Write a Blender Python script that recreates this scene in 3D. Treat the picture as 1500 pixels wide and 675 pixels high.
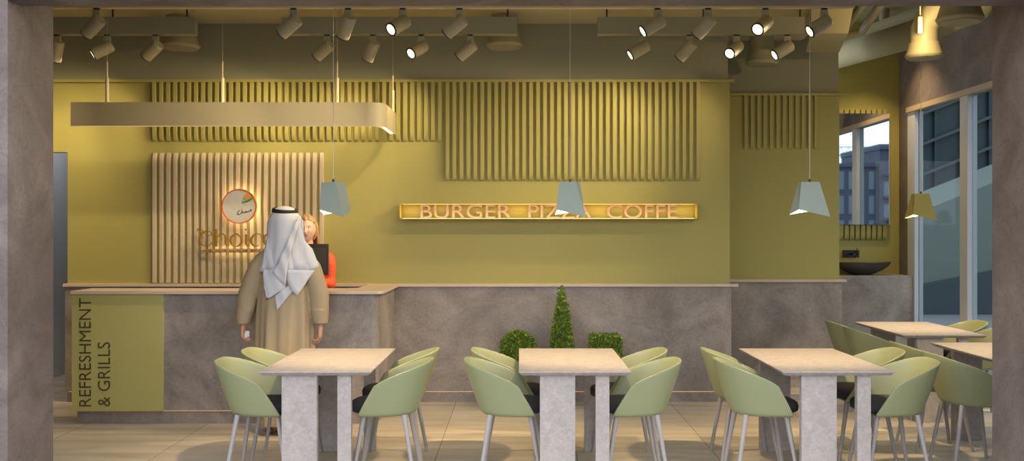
import bpy, bmesh, math, random
from mathutils import Vector, Matrix, Euler, noise
random.seed(7)
PI = math.pi
sc = bpy.context.scene
for o in list(bpy.data.objects): bpy.data.objects.remove(o)
C = sc.collection

# ------------------------------------------------------------------ camera, world, exposure
F = 1400.0                     # focal length in pixels of the 1500 px wide frame
EYE = 1.64
cam_d = bpy.data.cameras.new('camera'); cam = bpy.data.objects.new('camera', cam_d); C.objects.link(cam)
cam.location = (0, 0, EYE); cam.rotation_euler = (PI/2, 0, 0)
cam_d.sensor_width = 36; cam_d.lens = 36*F/1500; cam_d.shift_x = -10/1500; cam_d.shift_y = 0
cam_d.clip_start = 0.05; cam_d.clip_end = 1000
sc.camera = cam
vs = sc.view_settings; vs.view_transform = 'Standard'; vs.look = 'None'; vs.gamma = 1; vs.use_curve_mapping = False
vs.exposure = 0.88
SKY_HOR = (0.84, 0.86, 0.92); SKY_ZEN = (0.70, 0.73, 0.80); SKY_STR = 1.8
SPOT_W = 15.0; SPOT_COL = (1.0, 0.78, 0.47); WARM = (1.0, 0.72, 0.38)
PEND_W = 15.0
w = bpy.data.worlds.new('sky'); sc.world = w; w.use_nodes = True
nt = w.node_tree; nt.nodes.clear()
wo = nt.nodes.new('ShaderNodeOutputWorld'); bg = nt.nodes.new('ShaderNodeBackground')
tc = nt.nodes.new('ShaderNodeTexCoord'); sx = nt.nodes.new('ShaderNodeSeparateXYZ'); rp = nt.nodes.new('ShaderNodeValToRGB')
rp.color_ramp.elements[0].position = 0.0; rp.color_ramp.elements[0].color = (*SKY_HOR, 1)
rp.color_ramp.elements[1].position = 0.7; rp.color_ramp.elements[1].color = (*SKY_ZEN, 1)
nt.links.new(tc.outputs['Generated'], sx.inputs[0]); nt.links.new(sx.outputs['Z'], rp.inputs[0])
nt.links.new(rp.outputs[0], bg.inputs[0]); bg.inputs[1].default_value = SKY_STR
nt.links.new(bg.outputs[0], wo.inputs[0])

# ------------------------------------------------------------------ materials
MATS = {}
def mat(name, col, rough=0.6, metal=0.0, emit=None, estr=0.0, spec=0.5, bump=0.0, bscale=60, var=0.0, vscale=4.0,
        trans=0.0):
    if name in MATS: return MATS[name]
    m = bpy.data.materials.new(name); m.use_nodes = True; t = m.node_tree; b = t.nodes['Principled BSDF']
    b.inputs['Base Color'].default_value = (*col, 1); b.inputs['Roughness'].default_value = rough
    b.inputs['Metallic'].default_value = metal
    b.inputs['Specular IOR Level'].default_value = spec
    if emit: b.inputs['Emission Color'].default_value = (*emit, 1); b.inputs['Emission Strength'].default_value = estr
    g = t.nodes.new('ShaderNodeTexCoord')
    n = t.nodes.new('ShaderNodeTexNoise'); n.inputs['Scale'].default_value = vscale; n.inputs['Detail'].default_value = 4
    t.links.new(g.outputs['Object'], n.inputs['Vector'])
    mx = t.nodes.new('ShaderNodeMix'); mx.data_type = 'RGBA'
    v = max(var, 0.02)
    mx.inputs[6].default_value = (*[c*(1-v) for c in col], 1); mx.inputs[7].default_value = (*[min(1, c*(1+v)) for c in col], 1)
    t.links.new(n.outputs['Fac'], mx.inputs[0]); t.links.new(mx.outputs[2], b.inputs['Base Color'])
    if bump:
        n2 = t.nodes.new('ShaderNodeTexNoise'); n2.inputs['Scale'].default_value = bscale; n2.inputs['Detail'].default_value = 3
        bm_ = t.nodes.new('ShaderNodeBump'); bm_.inputs['Strength'].default_value = bump; bm_.inputs['Distance'].default_value = 0.01
        t.links.new(g.outputs['Object'], n2.inputs['Vector']); t.links.new(n2.outputs['Fac'], bm_.inputs['Height'])
        t.links.new(bm_.outputs[0], b.inputs['Normal'])
    if trans: b.inputs['Transmission Weight'].default_value = trans
    MATS[name] = m; return m

def stone(name, c0, c1, c2, rough=0.6, scale=1.6, speck=0.0, vein=0.35, bump=0.15):
    m = bpy.data.materials.new(name); m.use_nodes = True; t = m.node_tree; b = t.nodes['Principled BSDF']
    N = t.nodes.new; L = t.links.new
    g = N('ShaderNodeTexCoord')
    n1 = N('ShaderNodeTexNoise'); n1.inputs['Scale'].default_value = scale; n1.inputs['Detail'].default_value = 9
    n1.inputs['Roughness'].default_value = 0.62; n1.inputs['Distortion'].default_value = 0.9
    L(g.outputs['Object'], n1.inputs['Vector'])
    r1 = N('ShaderNodeValToRGB'); e = r1.color_ramp.elements
    e[0].position = 0.33; e[0].color = (*c0, 1); e[1].position = 0.68; e[1].color = (*c2, 1)
    k = e.new(0.5); k.color = (*c1, 1)
    L(n1.outputs['Fac'], r1.inputs[0])
    # thin darker veins: ridge of a distorted noise
    n2 = N('ShaderNodeTexNoise'); n2.inputs['Scale'].default_value = scale*1.3; n2.inputs['Detail'].default_value = 5
    n2.inputs['Distortion'].default_value = 1.6
    mp = N('ShaderNodeMapping'); mp.inputs['Rotation'].default_value = (0.2, 0.5, 0.3); mp.inputs['Scale'].default_value = (1, 1, 1.7)
    L(g.outputs['Object'], mp.inputs[0]); L(mp.outputs[0], n2.inputs['Vector'])
    r2 = N('ShaderNodeValToRGB'); q = r2.color_ramp.elements
    q[0].position = 0.485; q[0].color = (0, 0, 0, 1); q[1].position = 0.515; q[1].color = (0, 0, 0, 1)
    z = q.new(0.5); z.color = (1, 1, 1, 1)
    L(n2.outputs['Fac'], r2.inputs[0])
    ml = N('ShaderNodeMath'); ml.operation = 'MULTIPLY'; ml.inputs[1].default_value = vein; L(r2.outputs[0], ml.inputs[0])
    mx = N('ShaderNodeMix'); mx.data_type = 'RGBA'; L(ml.outputs[0], mx.inputs[0]); L(r1.outputs[0], mx.inputs[6])
    mx.inputs[7].default_value = (*[c*0.45 for c in c0], 1)
    out = mx.outputs[2]
    n3 = N('ShaderNodeTexNoise'); n3.inputs['Scale'].default_value = 45; n3.inputs['Detail'].default_value = 6; n3.inputs['Roughness'].default_value = 0.7
    L(g.outputs['Object'], n3.inputs['Vector'])
    if speck:
        r3 = N('ShaderNodeMapRange'); r3.inputs[1].default_value = 0.35; r3.inputs[2].default_value = 0.65
        r3.inputs[3].default_value = 1-speck; r3.inputs[4].default_value = 1+speck
        L(n3.outputs['Fac'], r3.inputs[0])
        mv = N('ShaderNodeVectorMath'); mv.operation = 'SCALE'; L(out, mv.inputs[0]); L(r3.outputs[0], mv.inputs['Scale'])
        out = mv.outputs[0]
    L(out, b.inputs['Base Color']); b.inputs['Roughness'].default_value = rough
    bu = N('ShaderNodeBump'); bu.inputs['Strength'].default_value = bump; bu.inputs['Distance'].default_value = 0.01
    L(n3.outputs['Fac'], bu.inputs['Height']); L(bu.outputs[0], b.inputs['Normal'])
    MATS[name] = m; return m

def tile_floor():
    m = bpy.data.materials.new('travertine_tiles'); m.use_nodes = True; t = m.node_tree; b = t.nodes['Principled BSDF']
    N = t.nodes.new; L = t.links.new
    g = N('ShaderNodeTexCoord')
    mp = N('ShaderNodeMapping'); mp.inputs['Scale'].default_value = (0.55, 3.2, 1); L(g.outputs['Object'], mp.inputs[0])
    n = N('ShaderNodeTexNoise'); n.inputs['Scale'].default_value = 2.0; n.inputs['Detail'].default_value = 8; n.inputs['Roughness'].default_value = .6
    n.inputs['Distortion'].default_value = .7
    L(mp.outputs[0], n.inputs['Vector'])
    r = N('ShaderNodeValToRGB'); e = r.color_ramp.elements
    e[0].position = .3; e[0].color = (.48, .42, .335, 1); e[1].position = .7; e[1].color = (.74, .66, .54, 1)
    L(n.outputs['Fac'], r.inputs[0])
    mp2 = N('ShaderNodeMapping'); mp2.inputs['Location'].default_value = (0.6, -8.97, 0); L(g.outputs['Object'], mp2.inputs[0])
    br = N('ShaderNodeTexBrick'); br.offset = 0.0; br.inputs['Scale'].default_value = 1
    br.inputs['Brick Width'].default_value = 1.02; br.inputs['Row Height'].default_value = 1.27
    br.inputs['Mortar Size'].default_value = 0.0028; br.inputs['Mortar Smooth'].default_value = 0.1
    br.inputs['Color1'].default_value = (1, 1, 1, 1); br.inputs['Color2'].default_value = (.88, .88, .88, 1)
    br.inputs['Mortar'].default_value = (.22, .2, .18, 1)
    L(mp2.outputs[0], br.inputs['Vector'])
    mx = N('ShaderNodeMix'); mx.data_type = 'RGBA'; mx.blend_type = 'MULTIPLY'; mx.inputs[0].default_value = 1
    L(r.outputs[0], mx.inputs[6]); L(br.outputs['Color'], mx.inputs[7]); L(mx.outputs[2], b.inputs['Base Color'])
    b.inputs['Roughness'].default_value = 0.42; b.inputs['Specular IOR Level'].default_value = .4
    MATS['tiles'] = m; return m

M_WALL = mat('olive_yellow_paint', (0.38, 0.335, 0.095), .62, var=.05, vscale=1.3, bump=.03)
M_SLATG = mat('olive_slat_paint', (0.39, 0.345, 0.10), .55, var=.04)
M_CEIL = mat('dull_upper_paint', (0.31, 0.298, 0.185), .8, var=.05)
M_CEIL_LIT = mat('ceiling_paint_lit', (0.48, 0.44, 0.27), .8, var=.05)  # upper paint again, lightened: light on the ceiling put into its colour
M_DUCT = mat('duct_paint', (0.37, 0.33, 0.18), .5, var=.05)
M_FIX = mat('spot_body_paint', (0.40, 0.36, 0.22), .5, var=.04)
M_STONE = stone('brown_grey_stone', (.19, .162, .14), (.295, .25, .22), (.40, .338, .29), scale=1.5, speck=.12, vein=.22)
M_JAMB = stone('jamb_stone', (.105, .080, .068), (.145, .112, .098), (.20, .160, .140), scale=2.2, speck=.12, vein=.25)
M_TABLE = stone('pale_beige_stone', (.30, .265, .245), (.345, .305, .283), (.39, .348, .322), scale=16, speck=.09, vein=.10, rough=.55)
M_TOPSL = mat('beige_slab', (.60, .47, .36), .45, var=.06, vscale=9)
M_BEIGE = mat('beige_slat', (.55, .44, .30), .55, var=.12, vscale=14)
M_FLOOR = tile_floor()
M_PANEL = mat('counter_green_panel', (0.46, 0.42, 0.14), .5, var=.05, vscale=2)
M_LETTER = mat('dark_bronze_letter', (.075, .06, .02), .5)
M_CHAIR = mat('sage_plastic', (.250, .268, .140), .42, var=.03)
M_PAD = mat('charcoal_fabric', (.028, .026, .030), .9, bump=.2, bscale=200)
M_LEG = mat('chair_leg_paint', (.31, .285, .275), .4)
M_LED = mat('warm_led', (1, .8, .5), .5, emit=(1, .55, .22), estr=.20)
M_LEDB = mat('warm_led_bright', (1, .8, .5), .5, emit=(1, .74, .42), estr=4)
M_LENS = mat('lit_lens', (1, .9, .7), .4, emit=(1, .80, .50), estr=1.5)
M_BLACK = mat('black_plastic', (.012, .012, .012), .4)
M_LINLAMP = mat('lamp_housing_cream', (.33, .285, .175), .45)
M_SHADE = mat('sage_white_shade', (.27, .31, .25), .6)
M_SHADEY = mat('mustard_shade', (.40, .33, .09), .6)
M_BRASS = mat('satin_gold_letter', (.32, .17, .025), .35, metal=.2)
M_PINK = mat('beige_pink_letter', (.40, .275, .20), .5)
M_FRAME = mat('grey_window_frame', (.50, .50, .52), .45)
M_FRAMEW = mat('window_head_paint', (.42, .32, .20), .5)
M_SKIN = mat('skin', (.50, .27, .17), .5, var=.06, vscale=30)
M_SKIN2 = mat('fair_skin', (.68, .42, .30), .5, var=.04, vscale=30)
M_ROBE = mat('beige_robe', (.37, .28, .165), .75, var=.06, vscale=6, bump=.1, bscale=120)
M_CLOTH = mat('white_cloth', (.56, .56, .58), .8, bump=.05, bscale=150)
M_CORD = mat('black_cord', (.01, .01, .012), .7, bump=.3, bscale=300)
M_RED = mat('orange_red_jacket', (.80, .10, .025), .6, var=.08, vscale=20)
M_HAIR = mat('blonde_hair', (.42, .25, .11), .5, var=.3, vscale=60)
M_DARK = mat('dark_screen_back', (.035, .028, .022), .45)
M_LEATH = mat('brown_leather', (.16, .05, .02), .4)
M_LEAF = mat('boxwood_leaf', (.12, .20, .02), .6, var=.5, vscale=25)
M_LEAF2 = mat('boxwood_leaf_light', (.30, .38, .045), .6, var=.4, vscale=25)
M_BARK = mat('bark', (.09, .055, .03), .9)
M_POT = mat('stone_pot', (.22, .19, .17), .8)
M_BASIN = mat('dark_bronze_basin', (.045, .035, .030), .35)
M_TAP = mat('dark_metal_tap', (.05, .045, .045), .3, metal=.8)
M_MIRROR = mat('mirror_glass', (.86, .90, .93), .015, metal=1.0)

def glassmat():
    m = bpy.data.materials.new('tinted_glass'); m.use_nodes = True; t = m.node_tree; t.nodes.remove(t.nodes['Principled BSDF'])
    o = t.nodes['Material Output']; a = t.nodes.new('ShaderNodeBsdfTransparent'); a.inputs[0].default_value = (.66, .73, .75, 1)
    g = t.nodes.new('ShaderNodeBsdfGlossy'); g.inputs['Roughness'].default_value = .02
    f = t.nodes.new('ShaderNodeFresnel'); f.inputs[0].default_value = 1.5
    ge = t.nodes.new('ShaderNodeNewGeometry'); mu = t.nodes.new('ShaderNodeMath'); mu.operation = 'SUBTRACT'; mu.use_clamp = True; m5 = t.nodes.new('ShaderNodeMath'); m5.operation = 'MULTIPLY'; m5.inputs[1].default_value = .12; t.links.new(mu.outputs[0], m5.inputs[0])
    t.links.new(f.outputs[0], mu.inputs[0]); t.links.new(ge.outputs['Backfacing'], mu.inputs[1])
    s = t.nodes.new('ShaderNodeMixShader'); t.links.new(m5.outputs[0], s.inputs[0]); t.links.new(a.outputs[0], s.inputs[1]); t.links.new(g.outputs[0], s.inputs[2])
    t.links.new(s.outputs[0], o.inputs[0]); return m
M_GLASS = glassmat()

# ------------------------------------------------------------------ helpers
def tag(o, label=None, cat=None, group=None, kind=None):
    if label: o['label'] = label
    if cat: o['category'] = cat
    if group: o['group'] = group
    if kind: o['kind'] = kind
    return o
def empty(name, loc, rz=0.0, label=None, cat=None, group=None):
    o = bpy.data.objects.new(name, None); C.objects.link(o); o.empty_display_size = .1
    o.location = loc; o.rotation_euler = (0, 0, rz); return tag(o, label, cat, group)
def obj(name, bm, m, parent=None, smooth=False, loc=None, bevel=0, kind=None, auto=None):
    bmesh.ops.recalc_face_normals(bm, faces=bm.faces)
    me = bpy.data.meshes.new(name); bm.to_mesh(me); bm.free()
    if isinstance(m, (list, tuple)):
        for k in m: me.materials.append(k)
    else: me.materials.append(m)
    if smooth:
        for p in me.polygons: p.use_smooth = True
        if auto: 
            me.set_sharp_from_angle(angle=math.radians(auto))
    o = bpy.data.objects.new(name, me); C.objects.link(o)
    if parent: o.parent = parent
    if loc: o.location = loc
    if bevel:
        b = o.modifiers.new('bevel', 'BEVEL'); b.width = bevel; b.segments = 2; b.limit_method = 'ANGLE'; b.angle_limit = math.radians(40)
    if kind: o['kind'] = kind
    return o
def B(): return bmesh.new()
def box(bm, x0, x1, y0, y1, z0, z1, mi=0):
    v = [bm.verts.new((x, y, z)) for z in (z0, z1) for (x, y) in ((x0, y0), (x1, y0), (x1, y1), (x0, y1))]
    for f in ((0, 3, 2, 1), (4, 5, 6, 7), (0, 1, 5, 4), (1, 2, 6, 5), (2, 3, 7, 6), (3, 0, 4, 7)):
        q = bm.faces.new([v[i] for i in f]); q.material_index = mi
    return bm
def hexa(bm, pts):
    v = [bm.verts.new(p) for p in pts]
    for f in ((0, 3, 2, 1), (4, 5, 6, 7), (0, 1, 5, 4), (1, 2, 6, 5), (2, 3, 7, 6), (3, 0, 4, 7)): bm.faces.new([v[i] for i in f])
def prism(bm, pts, z0, z1, M=None, mi=0):
    """polygon pts (x,y) extruded in z, optionally transformed"""
    M = M or Matrix.Identity(4)
    a = [bm.verts.new(M @ Vector((x, y, z0))) for x, y in pts]; b = [bm.verts.new(M @ Vector((x, y, z1))) for x, y in pts]
    n = len(pts)
    fs = [bm.faces.new(a[::-1]), bm.faces.new(b)]
    for i in range(n): fs.append(bm.faces.new((a[i], a[(i+1) % n], b[(i+1) % n], b[i])))
    for f in fs: f.material_index = mi
def frame_of(d):
    d = Vector(d).normalized(); u = Vector((0, 0, 1)) if abs(d.z) < .9 else Vector((1, 0, 0))
    x = d.cross(u).normalized(); y = d.cross(x).normalized(); return x, y
def tube(bm, pts, rad, n=12, cap=True, closed=False):
    """tube along points; rad scalar or list"""
    P = [Vector(p) for p in pts]; R = rad if isinstance(rad, (list, tuple)) else [rad]*len(P)
    rings = []; x = None
    for i, p in enumerate(P):
        if closed: d = P[(i+1) % len(P)] - P[i-1]
        else: d = P[min(i+1, len(P)-1)] - P[max(i-1, 0)]
        d.normalize()
        if x is None: x, _ = frame_of(d)
        x = (x - d*x.dot(d)).normalized(); y = d.cross(x)
        rings.append([bm.verts.new(p + (x*math.cos(2*PI*k/n) + y*math.sin(2*PI*k/n))*R[i]) for k in range(n)])
    m = len(rings)
    for i in range(m if closed else m-1):
        a, b = rings[i], rings[(i+1) % m]
        for k in range(n): bm.faces.new((a[k], a[(k+1) % n], b[(k+1) % n], b[k]))
    if cap and not closed: bm.faces.new(rings[0][::-1]); bm.faces.new(rings[-1])
    return rings
def lathe(bm, prof, n=32, M=None, cap=True):
    M = M or Matrix.Identity(4); rings = []
    for r, z in prof: rings.append([bm.verts.new(M @ Vector((r*math.cos(2*PI*k/n), r*math.sin(2*PI*k/n), z))) for k in range(n)])
    for a, b in zip(rings, rings[1:]):
        for k in range(n): bm.faces.new((a[k], a[(k+1) % n], b[(k+1) % n], b[k]))
    if cap: bm.faces.new(rings[0][::-1]); bm.faces.new(rings[-1])
def loft(bm, rings, cap=True, closed=True):
    R = [[bm.verts.new(p) for p in r] for r in rings]; n = len(R[0])
    for a, b in zip(R, R[1:]):
        for k in range(n if closed else n-1): bm.faces.new((a[k], a[(k+1) % n], b[(k+1) % n], b[k]))
    if cap and closed: bm.faces.new(R[0][::-1]); bm.faces.new(R[-1])
    return R
def fuse(name, bm, m, parent, voxel=.005, sm=6, fac=.5):
    bmesh.ops.recalc_face_normals(bm, faces=bm.faces)
    me = bpy.data.meshes.new(name); bm.to_mesh(me); bm.free()
    o = bpy.data.objects.new(name, me); C.objects.link(o)
    r_ = o.modifiers.new('r', 'REMESH'); r_.mode = 'VOXEL'; r_.voxel_size = voxel; r_.use_smooth_shade = True
    s = o.modifiers.new('s', 'SMOOTH'); s.iterations = sm; s.factor = fac
    bpy.context.view_layer.update()
    nm = bpy.data.meshes.new_from_object(o.evaluated_get(bpy.context.evaluated_depsgraph_get()))
    bpy.data.objects.remove(o); nm.materials.clear(); nm.materials.append(m)
    for p in nm.polygons: p.use_smooth = True; p.material_index = 0
    k = bpy.data.objects.new(name, nm); C.objects.link(k); k.parent = parent; return k
def copy_tree(o, parent=None):
    c = o.copy(); C.objects.link(c); c.parent = parent if parent else o.parent
    for ch in o.children: copy_tree(ch, c)
    return c
def rounded_rect(x0, x1, y0, y1, r, n=6, corners=(1, 1, 1, 1)):
    pts = []
    for (cx, cy, a0, on) in ((x1-r, y1-r, 0, corners[2]), (x0+r, y1-r, 90, corners[3]), (x0+r, y0+r, 180, corners[0]), (x1-r, y0+r, 270, corners[1])):
        if on:
            for k in range(n+1): a = math.radians(a0+90*k/n); pts.append((cx+r*math.cos(a), cy+r*math.sin(a)))
        else:
            a = math.radians(a0+45); pts.append((cx + r*(1 if math.cos(a) > 0 else -1), cy + r*(1 if math.sin(a) > 0 else -1)))
    return pts
def text_mesh(name, body, width, height, depth, m, parent, M, bold=0.0, space=1.0):
    cu = bpy.data.curves.new(name, 'FONT'); cu.body = body; cu.extrude = .5; cu.resolution_u = 4; cu.offset = bold; cu.space_character = space
    t = bpy.data.objects.new(name+'_curve', cu); C.objects.link(t); bpy.context.view_layer.update()
    me = bpy.data.meshes.new_from_object(t.evaluated_get(bpy.context.evaluated_depsgraph_get())); bpy.data.objects.remove(t); bpy.data.curves.remove(cu)
    xs = [v.co.x for v in me.vertices]; ys = [v.co.y for v in me.vertices]
    x0, x1, y0, y1 = min(xs), max(xs), min(ys), max(ys)
    for v in me.vertices:
        v.co = M @ Vector(((v.co.x-x0)/(x1-x0)*width, (v.co.y-y0)/(y1-y0)*height, (v.co.z)*depth))
    me.materials.clear(); me.materials.append(m); me.name = name
    o = bpy.data.objects.new(name, me); C.objects.link(o); o.parent = parent; return o
# upright text on a wall that faces the camera: text x -> world x, text y -> world z, thickness -> world y
def wallM(x, y, z): return Matrix(((1, 0, 0, x), (0, 0, 1, y), (0, 1, 0, z), (0, 0, 0, 1)))

def P(px, py, y): return ((px-760)*y/F, y, EYE-(py-337.5)*y/F)      # a photograph pixel at depth y

# ================================================================== THE SETTING
XW = 4.60       # right (window) wall
YB = 9.13       # back wall
YR = 9.97       # recessed part of the back wall
YM = 11.56      # wall with the mirror
def st(name, bm, m, **k): return obj(name, bm, m, kind='structure', **k)

st('floor', box(B(), -5.4, 4.75, 5.31, 11.75, -.12, 0), M_FLOOR)
M_PAVE = mat('dark_paving', (.16, .16, .17), .7, var=.12, vscale=2)
st('floor_outside', box(B(), -160, 160, -260, 5.31, -.12, -.003), M_PAVE)
st('floor_street', box(B(), 4.75, 160, 5.31, 120, -.12, -.003), M_PAVE)

# outer wall with the wide opening: left pier, right pier, lintel (one shell)
bm = B()
box(bm, -5.4, -2.84, 5.31, 5.83, 0, 4.3)
st('wall_front_left', bm, M_JAMB)
st('wall_front_right', box(B(), 2.8875, 4.75, 5.31, 5.83, 0, 4.3), M_JAMB)
st('trim_lintel', box(B(), -2.84, 2.8875, 5.31, 5.469, 2.924, 4.3), M_JAMB)
# ceilings: lower over the main room, higher at the right and over the recess
bm = B(); box(bm, -5.4, 2.95, 5.469, 9.2, 3.62, 4.3); box(bm, -4.32, 2.95, 9.2, 9.97, 3.62, 4.3)
st('ceiling', bm, M_CEIL_LIT)
bm = B(); box(bm, 2.95, 4.75, 5.469, 11.75, 4.15, 4.3); box(bm, 2.02, 2.95, 9.97, 11.75, 4.15, 4.3)
st('ceiling_right', bm, M_CEIL)
st('wall_corridor_side', box(B(), -4.32, -4.22, YR+.1, 11.4, 0, 2.9), mat('corridor_paint', (.60, .62, .64), .7))
st('ceiling_corridor', box(box(B(), -5.4, -4.32, 9.2, 9.5, 2.7, 2.9), -5.4, -4.32, 11.0, 11.75, 2.7, 2.9), mat('corridor_paint', (.60, .62, .64), .7))  # open gap between the two slabs, added to let skylight into the corridor

# back wall: olive paint from the ledge to the cap, duller paint above
bm = B(); box(bm, -4.32, 2.02, YB+.02, YR+.1, 1.12, 3.08)
box(bm, -5.4, -4.32, YB+.02, YB+.14, 2.39, 3.08)
st('wall_back', bm, M_WALL)
bm = B(); box(bm, -5.4, 2.005, YB+.03, YR+.1, 3.08, 3.62)
st('wall_back_upper', bm, M_CEIL)
bm = B(); box(bm, -5.4, 2.055, YB-.015, YB+.06, 3.055, 3.082)
st('trim_back_cap', bm, M_SLATG)
bm = B(); box(bm, -4.335, 2.03, YB, YR+.1, .105, 1.105); box(bm, -4.32, 2.015, YB+.015, YR+.1, 0, .105)
st('wall_back_wainscot', bm, M_STONE)
st('trim_back_ledge', box(B(), -4.345, 2.09, YB-.03, YB+.03, 1.105, 1.132), M_TOPSL, bevel=.002)
st('trim_back_led', box(B(), -4.30, 2.0, YB+.006, YB+.014, .098, .1045), M_LED)
# recessed wall right of it
bm = B(); box(bm, 2.02, 3.35, YR+.02, YR+.12, 1.12, 3.07); box(bm, 3.25, 3.35, YR+.12, YM+.1, 1.12, 3.07)
st('wall_recess', bm, M_WALL)
st('wall_recess_upper', box(B(), 2.02, 3.345, YR+.03, YR+.12, 3.07, 4.15), M_CEIL)
st('trim_recess_cap', box(B(), 2.02, 3.42, YR-.015, YR+.05, 3.045, 3.07), M_SLATG)
bm = B(); box(bm, 2.03, 3.37, YR, YM+.1, .105, 1.105); box(bm, 2.03, 3.355, YR+.015, YM+.1, 0, .105)
st('wall_recess_wainscot', bm, M_STONE)
st('trim_recess_ledge', box(B(), 2.0, 3.41, YR-.03, YR+.03, 1.105, 1.130), M_TOPSL)
# wall with the mirror
st('wall_mirror', box(B(), 3.35, 4.60, YM, YM+.14, 0, 4.15), M_WALL)
# left side wall
bm = B(); box(bm, -5.4, -5.2, 5.83, 11.75, 0, 3.62)
st('wall_left', bm, M_JAMB)
st('wall_corridor_left', box(B(), -5.2, -5.19, 9.3, 11.3, 0, 2.7), mat('corridor_paint', (.60, .62, .64), .7))
st('wall_corridor', box(B(), -5.2, -4.32, 11.3, 11.4, 0, 2.7), mat('corridor_paint', (.60, .62, .64), .7))
# right wall around the tall window
WY0, WY1, WZ = 6.5, 11.31, 3.09
bm = B(); box(bm, XW, XW+.15, 5.83, WY0, 0, 4.15); box(bm, XW, XW+.15, WY1, 11.75, 0, 4.15); box(bm, XW, XW+.15, WY0, WY1, WZ, 4.15)
st('wall_right', bm, M_JAMB)
# window_1: frame, mullions, glass
win = empty('window_1', (XW, 8.9, 0)); win['kind'] = 'structure'
bm = B(); X0, X1 = .0, .10
def wbox(bm, y0, y1, z0, z1, x0=X0, x1=X1): box(bm, x0, x1, y0-8.9, y1-8.9, z0, z1)
wbox(bm, WY1-.2, WY1, .0, WZ-.0); wbox(bm, WY0, WY0+.1, 0, WZ)
for ym in (9.80, 8.45, 7.2): wbox(bm, ym, ym+.17, .06, WZ-.06)
wbox(bm, WY0, WY1, 0, .06)
obj('window_frame', bm, M_FRAME, win, kind='structure')
bm = B(); wbox(bm, WY0, WY1, WZ-.06, WZ, -.02, .10); obj('window_head', bm, M_FRAMEW, win, kind='structure')
for y0, y1 in ((9.97, WY1-.2), (8.62, 9.80), (7.37, 8.45), (6.6, 7.2)):
    bm = B(); wbox(bm, y0, y1, .06, WZ-.06, .045, .055); obj('window_glass', bm, M_GLASS, win, kind='structure')

# ================================================================== OUTSIDE
M_TEAL = mat('teal_curtain_wall', (.008, .022, .028), .5, var=.25, vscale=.6)
M_TEALB = mat('blue_steel_band', (.04, .055, .066), .6)
M_PALE = mat('pale_ramp_panel', (.12, .14, .125), .7, var=.08)
t = empty('office_building', (14, 30, 0), 0, 'dark teal glazed building with slanting pale bands outside the tall window', 'building')
obj('facade', box(B(), -4.5, 14, 0, 8, 0, 16), M_TEAL, t)
for k in range(11):
    bm = B(); z = -3.6+k*.95
    hexa(bm, [(-4.5, -.25, z), (6, -.25, z+4.2), (6, -.05, z+4.2), (-4.5, -.05, z), (-4.5, -.25, z+.09), (6, -.25, z+4.29), (6, -.05, z+4.29), (-4.5, -.05, z+.09)])
    obj('slanting_band', bm, M_TEALB, t)
bm = B()
for k in range(12): box(bm, -4.4+k*.85, -4.32+k*.85, -.12, 0, 0, 16)
obj('mullions', bm, M_TEAL, t)
t = empty('access_ramp', (9.0, 19, 0), 0, 'pale sloping concrete ramp rising past the dark glazed building', 'ramp')
bm = B(); hexa(bm, [(-2.2, 0, 0), (4, 0, 0), (4, 3, 0), (-2.2, 3, 0), (-2.2, 0, 1.55), (4, 0, 4.0), (4, 3, 4.0), (-2.2, 3, 1.55)])
obj('ramp_wall', bm, M_PALE, t)
bm = B(); hexa(bm, [(-2.2, -.3, 0), (4, -.3, 0), (4, -.02, 0), (-2.2, -.02, 0), (-2.2, -.3, .35), (4, -.3, 1.55), (4, -.02, 1.55), (-2.2, -.02, .35)])
obj('plinth', bm, mat('blue_grey_render', (.03, .045, .052), .7), t)

# building and crane that the mirror shows (behind and right of the viewer)
M_BLD = mat('blue_grey_cladding', (.055, .062, .095), .7, var=.1, vscale=.3); M_BWIN = mat('pale_window', (.12, .15, .19), .3)
t = empty('apartment_block', (31, -66.9, 0), 0, 'blue grey apartment block with rows of windows, seen in the mirror', 'building')
bm = B(); box(bm, -6, 2.7, -10, 0, 0, 7.9); box(bm, 2.7, 12, -10, .6, 0, 9.6); box(bm, -6.2, 2.7, -10, .25, 7.6, 7.95); box(bm, 2.6, 12, -10, .9, 9.2, 9.7)
obj('facade', bm, M_BLD, t)
for k in range(9):
    for q in range(3): obj('window', box(B(), -5.7+k*.95, -5.7+k*.95+.5, .0, .06, .9+q*2.3, 2.6+q*2.3), M_BWIN, t)
for k in range(5):
    for q in range(4):
        if not (k < 1 and q == 3): obj('window', box(B(), 3.1+k*1.6, 3.1+k*1.6+.75, .6, .66, .7+q*2.1, 2.0+q*2.1), M_BWIN, t)
for k in range(5):
    for q in range(4): obj('balcony', box(B(), 3.0+k*1.6, 3.0+k*1.6+1.0, .6, 1.3, .45+q*2.1, .6+q*2.1), M_BLD, t)
t = empty('tower_crane', (66, -127, 0), 0, 'thin pale tower crane with a level lattice jib above the apartment block', 'crane')
M_CR = mat('crane_steel', (.42, .45, .48), .5)
bm = B()
for dy in (0, .9): tube(bm, [(-24, dy, 13.4), (10, dy, 13.4)], .08, 6)
tube(bm, [(-24, .45, 14.7), (10, .45, 14.7)], .08, 6)
for k in range(30):
    x = -24+k*1.13
    tube(bm, [(x, 0, 13.4), (x+.56, .45, 14.7)], .045, 5); tube(bm, [(x+1.13, 0, 13.4), (x+.56, .45, 14.7)], .045, 5)
obj('jib', bm, M_CR, t)
bm = B()
for dx in (0, 1):
    for dy in (0, 1): tube(bm, [(dx, dy, 0), (dx, dy, 15.5)], .09, 6)
for k in range(15): tube(bm, [(0, 0, k), (1, 0, k+1)], .05, 5); tube(bm, [(0, 1, k), (1, 1, k+1)], .05, 5)
obj('mast', bm, M_CR, t)

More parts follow.
